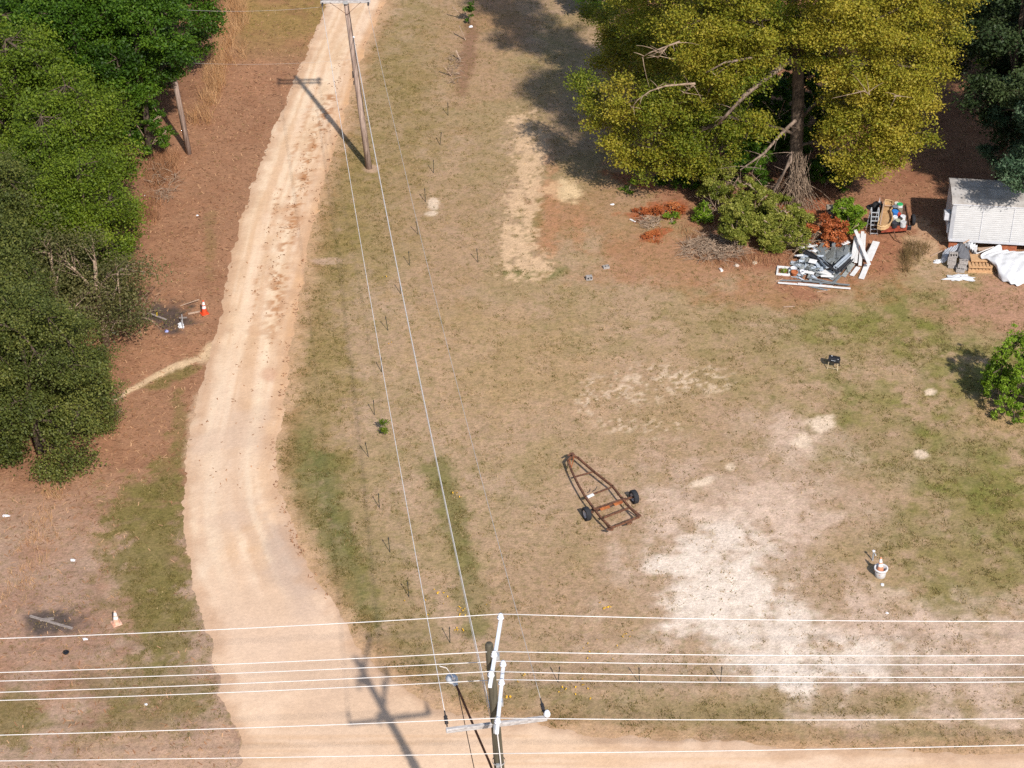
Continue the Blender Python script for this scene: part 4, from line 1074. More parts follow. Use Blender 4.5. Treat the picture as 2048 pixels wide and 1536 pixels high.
for x_, y_ in ((-.12, .02), (.19, -.10)):
    MB().lathe([(0, 0), (.03, 0), (.03, .02), (0, .025)], gq(x_, y_, gz + .165 if y_ > 0 else gz + .135), 8).build('vent', RIMW, t)
for x_ in (-.20, .20):
    MB().beam(gq(x_, -.13, gz - .06), gq(x_ * 1.15, -.20, 0), .035, .02).build('leg', LEGM, t)
    MB().beam(gq(x_, .13, gz - .06), gq(x_ * 1.15, .20, 0), .035, .02).build('leg', INSUL_D, t)
MB().beam(gq(-.22, -.18, .10), gq(.22, -.18, .10), .02, .015).build('cross_bar', LEGM, t)

# ------------------------------------------------------------------ rusty boat trailer
tb = P(1205, 1000)
t = thing('boat_trailer', tb, 'rusty empty boat trailer frame with two wheels on the dry grass', 'trailer')
ZF = .46
def q(a, b, z=ZF):
    return P(1100 + a / 7.68, 880 + b / 7.68, z)
lr = [q(330, 255), q(275, 320), q(330, 470), q(420, 660), q(545, 880), q(700, 1090), q(800, 1215), q(960, 1370)]
rr = [q(360, 250), q(430, 275), q(680, 490), q(960, 710), q(1100, 890), q(1200, 1010), q(1365, 1175)]
for nm_, pl in (('rail', lr), ('rail', rr)):
    mb = MB()
    for a, b in zip(pl[:-1], pl[1:]): mb.beam(a, b + (b - a).normalized() * .03, .07, .09)
    mb.build(nm_, RUSTY, t)
for a, b, wd, hh, m in [((390, 560), (660, 490), .04, .05, RUSTY), ((560, 875), (960, 720), .05, .05, RUSTY), ((700, 1065), (1165, 905), .10, .09, RUSTY), ((820, 1195), (1235, 1035), .06, .07, RUSTY), ((930, 1355), (1370, 1180), .06, .08, RUSTY)]:
    MB().beam(q(*a, ZF - .03), q(*b, ZF - .03), wd, hh).build('crossmember', m, t)
mb = MB(); mb.beam(q(770, 1068, ZF + .04), q(915, 1020, ZF + .04), .13, .03); mb.beam(q(985, 995, ZF + .04), q(1110, 950, ZF + .04), .13, .03); mb.build('axle_cover', RUST_O, t)
MB().beam(q(640, 1075, .30), q(1235, 890, .30), .06, .06).build('axle', RUSTY, t)
MB().beam(q(575, 878, ZF + .06), q(668, 836, ZF + .06), .10, .06).build('bunk_pad', BANDW, t)
MB().tube([q(650, 790, ZF), q(700, 760, ZF + .1), q(722, 715, ZF + .15)], .018, 6).build('winch_strap', INSUL_D, t)
MB().tube([q(300, 300), q(310, 350), q(325, 430)], .02, 6).tube([q(365, 260), q(345, 350), q(325, 440)], .018, 6).build('tongue_brace', RUST_O, t)
mb = MB(); mb.box(q(345, 235), (.18, .26, .12), .4); mb.tube([q(345, 240, .1), q(345, 232, .62)], .04, 8); mb.box(q(300, 225, ZF + .12), (.22, .06, .06), .7); mb.build('coupler', RUSTY, t, bevel=.01)
MB().tube([q(345, 240, .0), q(345, 240, .3)], .03, 8).build('jack_stand', RUSTY, t)
for a, b in (((870, 1370), (960, 1380)), ((1180, 1290), (1260, 1265)), ((1330, 1165), (1370, 1195))):
    MB().beam(q(*a, ZF - .02), q(*b, ZF - .02), .06, .07).build('rear_bracket', RUSTY, t)
MB().beam(q(805, 1210, ZF - .04), q(905, 1350, ZF - .12), .05, .06).build('rear_stub', RUSTY, t)
MB().beam(q(1255, 1050, ZF - .04), q(1400, 1170, ZF - .16), .05, .04).build('rear_stub', RUSTY, t)
TYRE = pm('tyre_rubber', (.028, .028, .032), (.018, .018, .02), 14, .85, bump=.3)
RIMM = pm('wheel_rim_white', (.62, .58, .56), (.4, .3, .25), 8, .6)
adir = (q(345, 235, 0) - q(1145, 1275, 0)).normalized(); side = Vector((adir.y, -adir.x, 0))
for (a, b, sg) in (((562, 1133), None, -1), ((1292, 872), None, 1)):
    c = q(562, 1133, .29) if sg < 0 else q(1292, 872, .29); c.z = .29
    mb = MB(); mb.lathe([(.17, -.09), (.22, -.105), (.275, -.10), (.29, -.07), (.29, .07), (.275, .10), (.22, .105), (.17, .09), (.17, -.09)], c, 26, axis=tuple(side)); ty = mb.build('tyre', TYRE, t, smooth=True)
    mb = MB(); mb.lathe([(.175, -.085), (.15, -.06), (.14, 0), (.06, .02), (.05, .05), (0, .05)], c, 20, axis=tuple(side)); mb.lathe([(.175, .085), (.15, .06), (.14, 0)], c, 20, axis=tuple(side)); mb.build('rim', RIMM, ty, smooth=True)
    MB().beam(c - side * sg * .02, c - side * sg * .30, .06, .06).build('hub', RUSTY, ty)

# ------------------------------------------------------------------ debris on the ash patches at the left
PALEW = pm('pale_timber', S(214, 184, 158), S(160, 130, 110), 6, .9, stretch=(1, 5, 5))
GREYW = pm('grey_timber', S(180, 166, 156), S(120, 106, 98), 6, .9, stretch=(1, 5, 5))
WHITEP = pm('white_plastic', (.74, .74, .76), (.60, .60, .62), 6, .5)
def stick(name, a, b, za, zb, wd, mat, label, cat='stick', thick=None):
    pa, pb = P(*a, za), P(*b, zb)
    o = MB().beam(pa, pb, wd, thick or wd * .6).build(name, mat, bevel=.004)
    return tag(o, label, cat)
z_ = lambda a, b: (250 + a / 10.24, 560 + b / 10.24)
stick('timber', z_(475, 675), z_(855, 815), .22, .05, .08, GREYW, 'grey square timber slanting across the burnt patch', 'timber')
stick('yellow_stake', z_(655, 740), z_(655, 665), .14, .34, .05, pm('stake_yellow', (.75, .52, .02), (.6, .4, .02), 9, .6), 'short yellow stake standing by the grey timber', 'stake')
stick('pale_stick', z_(1130, 530), z_(1520, 395), .03, .30, .045, PALEW, 'thin pale stick pointing up right at the burnt patch', 'stick')
stick('timber', z_(1290, 695), z_(1535, 645), .05, .08, .09, PALEW, 'short pale plank end lying left of the orange cone', 'timber')
stick('timber', z_(1110, 775), z_(1270, 770), .05, .08, .07, GREYW, 'short grey board behind the white bag', 'timber')
p = P(*z_(1190, 1000)); t = thing('metal_stake', p, 'upright grey metal stake beside the white bag', 'stake')
MB().tube([p, p + Vector((.0, .05, .75))], .022, 6).build('stake', STEEL, t)
MB().beam(p + Vector((0, -.02, .2)), p + Vector((0, -.02, .5)), .06, .02, (0, 1, 0)).build('plate', STEEL, t)
def lump(name, u_, v_, sx, sy, sz, mat, label, cat, seed, n=12):
    """crumpled little sack or rag"""
    rg = np.random.default_rng(seed); c = P(u_, v_); mb = MB(); vs, fs = [], []
    rings = 5
    for i in range(rings + 1):
        f = i / rings
        for k in range(n):
            a = 2 * PI * k / n; r = math.cos(f * PI / 2) ** .6 * (1 + .28 * rg.normal() * (f < 1))
            vs.append(c + Vector((sx * r * math.cos(a), sy * r * math.sin(a), sz * math.sin(f * PI / 2) * (1 + .15 * rg.normal()) - .01)))
    for i in range(rings):
        for k in range(n): fs.append((i * n + k, i * n + (k + 1) % n, (i + 1) * n + (k + 1) % n, (i + 1) * n + k))
    mb.add(vs, fs); return tag(mb.build(name, mat, origin=c), label, cat)
lump('plastic_bag', *z_(1145, 960), .14, .12, .22, WHITEP, 'crumpled white bag at the burnt patch near the cone', 'bag', 1)
lump('blue_scrap', *z_(850, 1055), .09, .06, .08, pm('scrap_blue', (.35, .38, .62), (.2, .2, .4), 9, .6), 'small pale blue scrap below the burnt patch', 'litter', 2)
lump('white_litter', 145, 1121, .10, .07, .06, WHITEP, 'small white scrap on the dry grass at the lower left', 'litter', 3)
lump('white_litter', 12, 1032, .13, .08, .05, WHITEP, 'crumpled white scrap at the left edge', 'litter', 4)
lump('white_litter', 171, 1279, .09, .06, .06, WHITEP, 'white scrap just below the ash patch', 'litter', 5)
lump('white_litter', 228, 666, .07, .05, .05, WHITEP, 'white scrap at the wood edge above the footpath', 'litter', 6)
lump('white_litter', 292, 1409, .06, .05, .04, WHITEP, 'tiny white scrap under the wires at the lower left', 'litter', 7)
lump('white_litter', 395, 431, .06, .05, .04, WHITEP, 'tiny white scrap on the pine straw left of the road', 'litter', 8)
lump('white_litter', 310, 338, .05, .04, .04, WHITEP, 'tiny white scrap below the stub pole', 'litter', 9)
lump('white_litter', 290, 391, .06, .05, .05, WHITEP, 'pair of white scraps under the green trees', 'litter', 10)
stick('grey_plank', (60, 1232), (145, 1257), .06, .04, .10, GREYW, 'long grey plank lying across the lower ash patch', 'plank', .05)
stick('grey_board', (80, 1240), (108, 1237), .05, .06, .13, GREYW, 'short grey board crossing the plank on the ash', 'plank', .04)
p = P(132, 1306); o = MB().lathe([(0, .01), (.11, .01), (.12, .05), (.09, .06), (.08, .03), (0, .03)], p, 16).build('black_disc', BLACK, origin=p); tag(o, 'small round black disc on the dry grass', 'disc')
lump('white_litter', 1765, 1170, .07, .06, .07, WHITEP, 'white stone-like scrap just in front of the tub', 'litter', 12)
lump('white_litter', 1774, 1226, .05, .04, .04, WHITEP, 'tiny white scrap on sand below the tub', 'litter', 13)
stick('white_offcut', (1260, 438), (1271, 444), .03, .03, .09, BANDW, 'short white offcut lying by the red leaf heap', 'offcut', .03)
stick('white_offcut', (1440, 537), (1444, 542), .04, .04, .12, BANDW, 'small white block in front of the brush pile', 'offcut', .08)
lump('pale_stone', 1473, 532, .12, .09, .10, pm('stone_pale', S(228, 214, 200), S(190, 170, 150), 7, .9), 'pale stone in front of the thicket left of another', 'stone', 14)
lump('pale_stone', 1509, 527, .12, .10, .11, pm('stone_cream', S(232, 214, 188), S(196, 172, 146), 7, .9), 'cream stone in front of the thicket nearest the window frame', 'stone', 15)
lump('white_litter', 1225, 409, .09, .07, .05, WHITEP, 'white scrap on the grass right of the sand patch', 'litter', 16)
lump('white_litter', 919, 118, .08, .05, .06, WHITEP, 'white scrap caught in the fence twigs', 'litter', 17)
lump('white_litter', 942, 54, .12, .08, .10, WHITEP, 'white scrap at the foot of the fence bush', 'litter', 18)
# concrete block pieces on the lawn
CONC = pm('concrete_block', S(186, 178, 172), S(146, 138, 132), 10, .95, bump=.4)
def cmu(loc, rz, label, group='loose concrete blocks', z=0, upright=False, s=(.40, .20, .19), cores=2):
    L = Vector(loc) + Vector((0, 0, z))
    R = Matrix.Rotation(rz, 3, 'Z') @ (Matrix.Rotation(PI / 2, 3, 'X') if upright else Matrix.Identity(3))
    t = thing('concrete_block', L, label, 'concrete block', group)
    base = Vector((0, 0, s[1] / 2 if upright else s[2] / 2))
    w_ = .032
    mb = MB()
    for sy in (-1, 1): mb.box(L + base + R @ Vector((0, sy * (s[1] / 2 - w_ / 2), 0)), (s[0], w_, s[2]), R)
    mb.build('face_shell', CONC, t)
    for i in range(cores + 1):
        x_ = -s[0] / 2 + w_ / 2 + i * (s[0] - w_) / cores
        MB().box(L + base + R @ Vector((x_, 0, 0)), (w_, s[1] - 2 * w_ - .002, s[2] - .004), R).build('web', CONC, t)
    return t
cmu(P(1178, 559), .2, 'lone concrete block half standing on the lawn', None, upright=True, s=(.3, .2, .19))
cmu(P(1212, 536), .3, 'pale block lying on the lawn right of the standing one', None, s=(.3, .2, .12))

# ------------------------------------------------------------------ board heap
SIDING = [pm('siding_%d' % i, c, c2, 5, .7, stretch=(1, 6, 6)) for i, (c, c2) in enumerate([(S(186, 188, 184), S(130, 134, 132)), (S(150, 156, 158), S(104, 108, 110)), (S(206, 214, 222), S(160, 170, 182)), (S(132, 134, 130), S(86, 88, 86))])]
WBOARD = pm('board_white', (.70, .69, .68), (.60, .58, .56), 4, .6)
DARKM = pm('gutter_dark', (.06, .06, .065), (.03, .03, .035), 7, .6)
rg_ = np.random.default_rng(90)
GH = 'pieces of grey siding in the heap'
heap_h = lambda u_, v_: max(0, .42 * (1 - ((u_ - 1645) / 62) ** 2 - ((v_ - 525) / 44) ** 2))
base_siding = []
def siding_piece(u_, v_, L, wd, ang, z, tilt, mi, label, group):
    c = P(u_, v_); c.z = z + .03
    R = Matrix.Rotation(ang, 3, 'Z') @ Matrix.Rotation(tilt, 3, 'Y') @ Matrix.Rotation(rg_.normal() * .1, 3, 'X')
    mb = MB(); vs, fs = [], []
    prof = [(-wd / 2, 0), (-wd / 2 + .012, .016), (0, .004), (.006, .018), (wd / 2 - .006, .004), (wd / 2, .014)]     # double-lap profile
    for x_ in (-L / 2, L / 2):
        for (yy_, zz_) in prof: vs.append(c + R @ Vector((x_, yy_, zz_)))
        for (yy_, zz_) in prof: vs.append(c + R @ Vector((x_, yy_, zz_ - .006)))
    n = len(prof)
    for i in range(n - 1):
        fs.append((i, i + 1, 2 * n + i + 1, 2 * n + i)); fs.append((n + i, 3 * n + i, 3 * n + i + 1, n + i + 1))
    fs += [(0, 2 * n, 3 * n, n), (n - 1, 2 * n - 1, 4 * n - 1, 3 * n - 1)]
    o = mb.add(vs, fs).build('siding_piece', SIDING[mi], origin=c)
    tag(o, label, 'siding piece', group)
for i in range(78):      # long pieces lying up-right in the right part of the heap
    u_, v_ = 1662 + rg_.normal() * 19, 520 + rg_.normal() * 16
    if not (1610 < u_ < 1706 and 488 < v_ < 562): continue
    z = heap_h(u_, v_) * rg_.uniform(.3, 1.0)
    siding_piece(u_, v_, rg_.uniform(.8, 1.7), rg_.uniform(.13, .22), 1.15 + rg_.normal() * .25, z, rg_.normal() * .08, mi_ := int(rg_.choice([0, 1, 1, 3])), '%s long siding length in the right half of the heap' % ('pale grey', 'mid-grey', 'bluish', 'dark grey')[mi_], 'long grey siding lengths in the heap')
for i in range(95):      # broken offcuts to the left
    u_, v_ = 1618 + rg_.normal() * 19, 538 + rg_.normal() * 14
    if not (1584 < u_ < 1660 and 505 < v_ < 568): continue
    z = heap_h(u_, v_) * rg_.uniform(.4, 1.1)
    siding_piece(u_, v_, rg_.uniform(.25, .7), rg_.uniform(.09, .18), rg_.uniform(0, PI), z, rg_.normal() * .15, mi_ := int(rg_.choice([0, 2, 2, 1])), '%s short broken siding scrap in the left half of the heap' % ('pale grey', 'mid-grey', 'bluish', 'dark grey')[mi_], 'short broken siding scraps in the heap')
def board(name, a, b, za, zb, wd, th, mat, label, cat='board', group=None):
    o = MB().beam(P(*a, za), P(*b, zb), wd, th).build(name, mat, bevel=.006)
    return tag(o, label, cat, group)
Zb = lambda a, b: (1530 + a / 6.4, 380 + b / 6.4)
def gutter(a, b, z, mat, label):
    pa, pb = P(*Zb(*a), z[0]), P(*Zb(*b), z[1]); d = (pb - pa).normalized(); s_ = d.cross(Vector((0, 0, 1))).normalized(); n_ = s_.cross(d)
    t = thing('gutter_length', (pa + pb) / 2, label, 'gutter')
    MB().beam(pa, pb, .16, .015).build('floor_strip', mat, t)
    for sg in (-1, 1): MB().beam(pa + s_ * sg * .08 + n_ * .055, pb + s_ * sg * .08 + n_ * .055, .012, .125).build('side_wall', mat, t)
gutter((450, 760), (930, 1040), (.42, .50), DARKM, 'dark long gutter lying across the board heap')
gutter((690, 880), (800, 1000), (.48, .46), SIDING[2], 'pale blue-grey gutter beside the dark one')
gutter((895, 1010), (1095, 830), (.52, .56), SIDING[2], 'bright bluish gutter slanting up right on the heap')
gutter((960, 1045), (1110, 890), (.44, .48), DARKM, 'short dark gutter along the bright bluish one')
for a, b, za, zb, wd, lb in [
    ((1155, 510), (1335, 955), .62, .40, .17, 'white board lying crosswise on top of the other white boards'),
    ((1165, 600), (1115, 915), .36, .20, .17, 'leftmost long white board right of the grey heap'),
    ((1205, 560), (1160, 930), .30, .22, .15, 'second long white board from the grey heap'),
    ((1250, 530), (1215, 965), .36, .24, .16, 'third long white board from the grey heap'),
    ((1280, 560), (1262, 880), .26, .20, .10, 'narrow white board beside the third long one'),
    ((1425, 660), (1320, 900), .34, .28, .34, 'wide white board stack lying up right of the crosswise board'),
    ((1400, 680), (1290, 870), .28, .24, .20, 'white board under the wide stack'),
    ((1195, 985), (1110, 1095), .08, .06, .22, 'short white board end below the long white boards'),
    ((1310, 950), (1232, 1135), .12, .06, .26, 'white board pointing down at the front of the boards'),
    ((165, 1185), (1095, 1260), .10, .10, .12, 'very long white board along the front of the heap'),
    ((420, 1195), (870, 1235), .16, .15, .10, 'white trim length lying on the very long white board'),
    ((500, 735), (670, 705), .44, .46, .13, 'short white board at the back left of the heap'),
    ((985, 695), (1075, 660), .40, .40, .20, 'pale board at the back right of the heap'),
    ((405, 840), (490, 830), .36, .40, .14, 'white offcut at the left shoulder of the heap')]:
    board('white_board', Zb(*a), Zb(*b), za, zb, wd, .03, WBOARD, lb)
for a, b, z, lb in [((180, 1155), (700, 1165), .07, 'long grey trim length behind the very long white board'), ((480, 1160), (1085, 1215), .13, 'long grey trim length reaching the right end of the heap front'), ((560, 1230), (800, 1280), .05, 'grey trim length in front of the very long white board'), ((560, 1120), (960, 1205), .18, 'grey trim length slanting over the heap front')]:
    board('grey_trim', Zb(*a), Zb(*b), z, z, .10, .03, SIDING[1], lb, 'trim')
board('pale_batten', Zb(665, 1305), Zb(835, 1275), .03, .03, .05, .03, PALEW, 'short pale batten on the ground below the heap', 'batten')
board('pale_batten', Zb(135, 1170), Zb(230, 1135), .05, .12, .05, .03, PALEW, 'pale batten at the left front corner of the heap', 'batten')
board('pale_batten', Zb(235, 1495), Zb(380, 1490), .03, .03, .06, .02, PALEW, 'pale splinter of wood on the lawn below the heap', 'batten')
rg2 = np.random.default_rng(8)
for i, (a, b, wx, wy, lb) in enumerate([((770, 1100), None, .75, .55, 'big white sheet at the front of the heap'), ((600, 1020), None, .36, .30, 'squarish white sheet left of the big sheet'), ((560, 1095), None, .5, .22, 'narrow white sheet at the heap front'), ((460, 850), None, .26, .2, 'small white sheet on the left of the heap'), ((625, 900), None, .2, .2, 'little white sheet in the middle of the scraps'), ((790, 1160), None, .6, .14, 'white strip sheet below the big sheet')]):
    c = P(*Zb(*a)); c.z = .45 - .3 * (a[1] > 1050) + .02 * i
    o = MB().box(c, (wx, wy, .02), Matrix.Rotation(rg2.normal() * .3, 3, 'Z') @ Matrix.Rotation(.12, 3, 'X')).build('white_sheet', WBOARD, origin=c, bevel=.004); tag(o, lb, 'sheet')
# old window frame with a weed in it, flower pot
c = P(*Zb(235, 1050)); t = thing('window_frame', c, 'white wooden window frame lying flat with weeds growing through', 'window frame')
R = Matrix.Rotation(-.18, 3, 'Z')
for x_, y_, sx, sy in ((-.28, 0, .09, .74), (.28, 0, .09, .74), (0, .33, .47, .09), (0, -.33, .47, .09)):
    MB().box(c + R @ Vector((x_, y_, .06)), (sx, sy, .10), R).build('frame_bar', WBOARD, t, bevel=.01)
shrub('frame_weed', *Zb(225, 1065), .40, .3, 260, .08, LF_BRIGHT, 'small weed inside the white window frame', 350, n=5, tw=2)
p = P(*Zb(372, 1100)); t = thing('flower_pot', p, 'terracotta flower pot beside the white window frame', 'pot')
TERRA = pm('terracotta', S(196, 118, 74), S(160, 92, 60), 9, .9)
MB().lathe([(0, 0), (.10, 0), (.15, .24), (.13, .24), (.10, .05), (0, .05)], p, 18).build('pot_wall', TERRA, t, smooth=True)
MB().lathe([(.145, .19), (.175, .19), (.178, .26), (.135, .26)], p, 18).build('rim', TERRA, t, smooth=True)
p = P(*Zb(475, 1085)); t = thing('white_bucket', p, 'small white bucket right of the terracotta pot', 'bucket')
MB().lathe([(0, 0), (.10, 0), (.13, .22), (.115, .22), (.09, .03), (0, .03)], p, 18).build('wall', WHITEP, t, smooth=True)
MB().lathe([(.125, .19), (.14, .19), (.14, .23), (.118, .23)], p, 18).build('rim', WHITEP, t, smooth=True)
p = P(*Zb(360, 1050)); t = thing('white_bucket', p, 'white bucket standing behind the terracotta pot', 'bucket')
MB().lathe([(0, 0), (.11, 0), (.14, .24), (.125, .24), (.10, .03), (0, .03)], p, 18).build('wall', WHITEP, t, smooth=True)
MB().lathe([(.135, .21), (.15, .21), (.15, .25), (.128, .25)], p, 18).build('rim', WHITEP, t, smooth=True)

# ------------------------------------------------------------------ loaded rusty cart
CZ = .55
cc = [P(*Zb(1470, 215), CZ), P(*Zb(1800, 195), CZ), P(*Zb(1850, 450), CZ), P(*Zb(1450, 475), CZ)]
t = thing('utility_cart', Vector((sum(p.x for p in cc) / 4, sum(p.y for p in cc) / 4, 0)), 'rusty flat utility trailer loaded with paint cans and a tan tub', 'cart')
CART = t
mb = MB(); mb.add([p + Vector((0, 0, dz)) for dz in (-.08, 0) for p in cc], [(0, 3, 2, 1), (4, 5, 6, 7), (0, 1, 5, 4), (1, 2, 6, 5), (2, 3, 7, 6), (3, 0, 4, 7)]); mb.build('deck', pm('deck_brown', S(120, 88, 72), S(70, 50, 42), 6, .9), t)
RED = pm('rusty_red', S(176, 84, 56), S(112, 52, 40), 6, .8, bump=.3)
f0, f1 = cc[3], cc[2]
MB().beam(f0 + Vector((.15, -.06, -.12)), f1 + Vector((-.12, -.06, -.12)), .05, .30).build('tailgate', RED, t, bevel=.01)
for a, b in ((cc[0], cc[3]), (cc[1], cc[2])):
    MB().beam(a + Vector((0, 0, .03)), b + Vector((0, 0, .03)), .05, .10).build('side_rail', RUSTY, t)
MB().box(f1 + Vector((-.02, -.02, -.12)), (.22, .16, .24)).build('tail_light_box', BLACK, t, bevel=.02)
mc = (cc[0] + cc[1] + cc[2] + cc[3]) / 4
for sg in (-1, 1):
    c = Vector((mc.x + sg * 1.02, mc.y + .1, .28))
    ty = MB().lathe([(.16, -.08), (.24, -.09), (.28, -.05), (.28, .05), (.24, .09), (.16, .08), (.16, -.08)], c, 20, axis=(1, 0, 0)).build('tyre', TYRE, t, smooth=True)
    MB().lathe([(.165, -.06), (.12, 0), (0, .02)], c, 16, axis=(1, 0, 0)).build('rim', RUSTY, ty)
MB().beam((mc.x - 1.0, mc.y + .1, .28), (mc.x + 1.0, mc.y + .1, .28), .07, .07).build('axle', RUSTY, t)
p = f0.lerp(f1, .55) + Vector((0, -.3, -.4))
MB().tube([f0.lerp(f1, .5) + Vector((0, -.05, -.2)), p + Vector((0, -.25, 0)), p + Vector((.2, -.4, -.12))], .03, 6).build('drawbar', RUSTY, t)
# tan D-shaped tub
TAN = pm('tub_tan', S(226, 190, 140), S(196, 156, 110), 6, .7)
t = thing('tan_tub', P(*Zb(1530, 320), CZ), 'tan D-shaped tub lying face up on the loaded cart', 'tub')
ctr = [(1440, 455), (1490, 470), (1540, 465), (1590, 440), (1620, 400), (1632, 350), (1622, 300), (1600, 255), (1625, 240), (1640, 145), (1590, 130), (1535, 125)]
top = [P(*Zb(a, b), CZ + .22) for a, b in ctr]; cen = sum(top, Vector()) / len(top)
inn = [cen + (p - cen) * .86 + Vector((0, 0, 0)) for p in top]
low = [p - Vector((0, 0, .16)) for p in inn]; n = len(top)
mb = MB(); mb.add(low, [tuple(range(n))]); mb.build('basin_floor', pm('tub_tan_floor', S(206, 168, 122), S(176, 140, 100), 6, .75), t)
mb = MB(); mb.add(inn + low, [(i, (i + 1) % n, n + (i + 1) % n, n + i) for i in range(n)]); out = [p - Vector((0, 0, .20)) for p in top]
mb.add(top + out, [(i, n + i, n + (i + 1) % n, (i + 1) % n) for i in range(n)]); mb.build('tub_wall', TAN, t)
mb = MB(); mb.tube(top + [top[0]], .035, 6, cap=False); mb.build('rim', TAN, t, smooth=True)
MB().beam(P(*Zb(1475, 440), CZ + .25), P(*Zb(1525, 150), CZ + .25), .06, .04).build('batten', PALEW, t)
MB().beam(P(*Zb(1530, 195), CZ + .24), P(*Zb(1620, 200), CZ + .24), .05, .04).build('batten', PALEW, t)
# cans and buckets on the cart
def can(a, b, r, h, cw, cl, label, z=CZ):
    p = P(*Zb(a, b), z + h); p.z = z
    t = thing('paint_can', p, label, 'can', 'cans and buckets on the cart')
    MB().lathe([(0, 0), (r, 0), (r, h), (r * .95, h)], p, 18).build('can_wall', pm('can_wall', cw, None, 8, .5), t, smooth=False)
    MB().lathe([(r * 1.04, h - .03), (r * 1.05, h + .005), (r * .9, h + .012), (r * .88, h), (0, h + .002)], p, 18).build('lid', pm('can_lid', cl, None, 8, .5), t)
WH, BK = (.7, .7, .68), (.03, .03, .035)
can(1730, 178, .14, .38, WH, (.05, .42, .14), 'white bucket with a bright green lid at the back of the cart')
can(1690, 165, .12, .34, (.7, .62, .5), (.72, .68, .6), 'cream bucket left of the green lid')
can(1665, 208, .13, .30, BK, (.20, .21, .24), 'dark bucket with grey lid behind the blue one')
can(1668, 268, .15, .30, (.05, .16, .42), (.04, .22, .60), 'bright blue bucket beside the tan tub')
can(1735, 245, .11, .24, (.25, .2, .15), (.28, .22, .17), 'brown can right of the blue bucket')
can(1718, 298, .10, .20, (.5, .05, .04), (.60, .07, .05), 'red can in the middle of the cart load')
can(1768, 332, .13, .22, WH, (.72, .72, .74), 'white can near the right rail of the cart')
can(1668, 340, .12, .26, WH, (.74, .74, .74), 'white can between the tub and the black buckets')
can(1770, 405, .15, .26, (.5, .5, .5), (.55, .54, .54), 'grey lidded bucket at the front right of the cart')
can(1705, 385, .13, .24, BK, (.42, .42, .30), 'black can with a yellowish lid near the tailgate')
can(1660, 415, .13, .26, BK, (.05, .05, .06), 'all-black bucket near the tailgate')
can(1735, 360, .10, .2, BK, (.06, .05, .05), 'small black can behind the grey lidded bucket')
o = lump('black_sack', *Zb(1420, 245), .35, .25, .4, pm('sack_black', (.02, .02, .022), (.012, .012, .014), 7, .5), 'black plastic sack behind the ladder', 'sack', 41)
o = lump('white_rag', *Zb(1452, 250), .10, .08, .5, WHITEP, 'white jug on the black sack by the tub', 'jug', 42)
# ladder
LAD = pm('ladder_aluminium', (.52, .54, .56), (.42, .43, .45), 6, .45, .3)
la0, la1 = P(*Zb(1345, 575)), P(*Zb(1437, 575))
t = thing('aluminium_ladder', (la0 + la1) / 2, 'grey aluminium step ladder leaning against the loaded cart', 'ladder')
H_ = 1.42; bk_ = Vector((-.05, .10, H_))
for b in (la0, la1):
    MB().tube([b, b + bk_ * .5, b + bk_ * .93, b + bk_ + Vector((0, .06, .02)), b + bk_ + Vector((-.01, .16, -.06))], .026, 8).build('rail', LAD, t, smooth=True)
    MB().tube([b + bk_ + Vector((-.01, .16, -.06)), b + Vector((-.12, .55, 0))], .022, 8).build('back_rail', LAD, t)
for i in range(6):
    f = .06 + i * .158
    MB().beam(la0 + bk_ * f, la1 + bk_ * f, .05, .03).build('tread', LAD, t)
for i in range(1):
    f = .25 + i * .22
    MB().beam(la0.lerp(la0 + bk_, f) + Vector((-.1, .45 * (1 - f) + .1, 0)), la1.lerp(la1 + bk_, f) + Vector((-.1, .45 * (1 - f) + .1, 0)), .03, .03).build('back_brace', LAD, t)
# grey block post in the bushes
t = thing('concrete_post_stack', P(1672, 442), 'grey mossy concrete slab showing between the bushes', 'concrete slab')
OLDC = pm('old_concrete', S(176, 166, 152), S(92, 88, 72), 8, .95, bump=.4)
MB().box(P(1658, 442) + Vector((0, 0, .35)), (.28, .3, .7)).build('left_leg', OLDC, t)
MB().box(P(1682, 442) + Vector((0, 0, .35)), (.28, .3, .7)).build('right_leg', OLDC, t)
MB().box(P(1670, 442) + Vector((0, 0, .78)), (.98, .34, .14)).build('top_slab', OLDC, t, bevel=.015)

# ------------------------------------------------------------------ white storage trailer
SID = pm('trailer_siding', (.52, .51, .50), (.45, .44, .43), 3, .5, stretch=(1, 1, 3))
ROOFM = pm('trailer_roof', S(204, 198, 192), S(172, 164, 156), 1.6, .85, c3=S(214, 208, 204))
TRIM = pm('trailer_trim', (.60, .60, .62), (.48, .48, .5), 4, .5)
BRICK = pm('brick_pier', S(200, 122, 84), S(156, 90, 64), 9, .9)
fl_ = P(1896, 481, .55)
yaw = math.radians(-6.3)
ex = Vector((math.cos(yaw), math.sin(yaw), 0)); ey = Vector((-math.sin(yaw), math.cos(yaw), 0))
LEN, DEP, HW = 7.2, 2.35, 2.05
t = thing('storage_trailer', Vector((fl_.x, fl_.y, 0)), 'long white lap-sided storage trailer with a stained flat roof at the right edge', 'storage trailer')
q = lambda x, y, z: Vector((fl_.x, fl_.y, .55)) + ex * x + ey * y + Vector((0, 0, z))
nl = 17
mb = MB(); vs, fs = [], []
for i in range(nl):          # lap courses: each board leans out at its foot
    z0, z1 = .10 + i * (HW - .16) / nl, .10 + (i + 1) * (HW - .16) / nl
    k = len(vs)
    vs += [q(.18, -.025, z0), q(LEN, -.025, z0), q(LEN, .0, z1), q(.18, .0, z1), q(.18, .012, z0), q(LEN, .012, z0)]
    fs += [(k, k + 1, k + 2, k + 3), (k, k + 4, k + 5, k + 1)]
mb.add(vs, fs).build('lap_siding', SID, t)
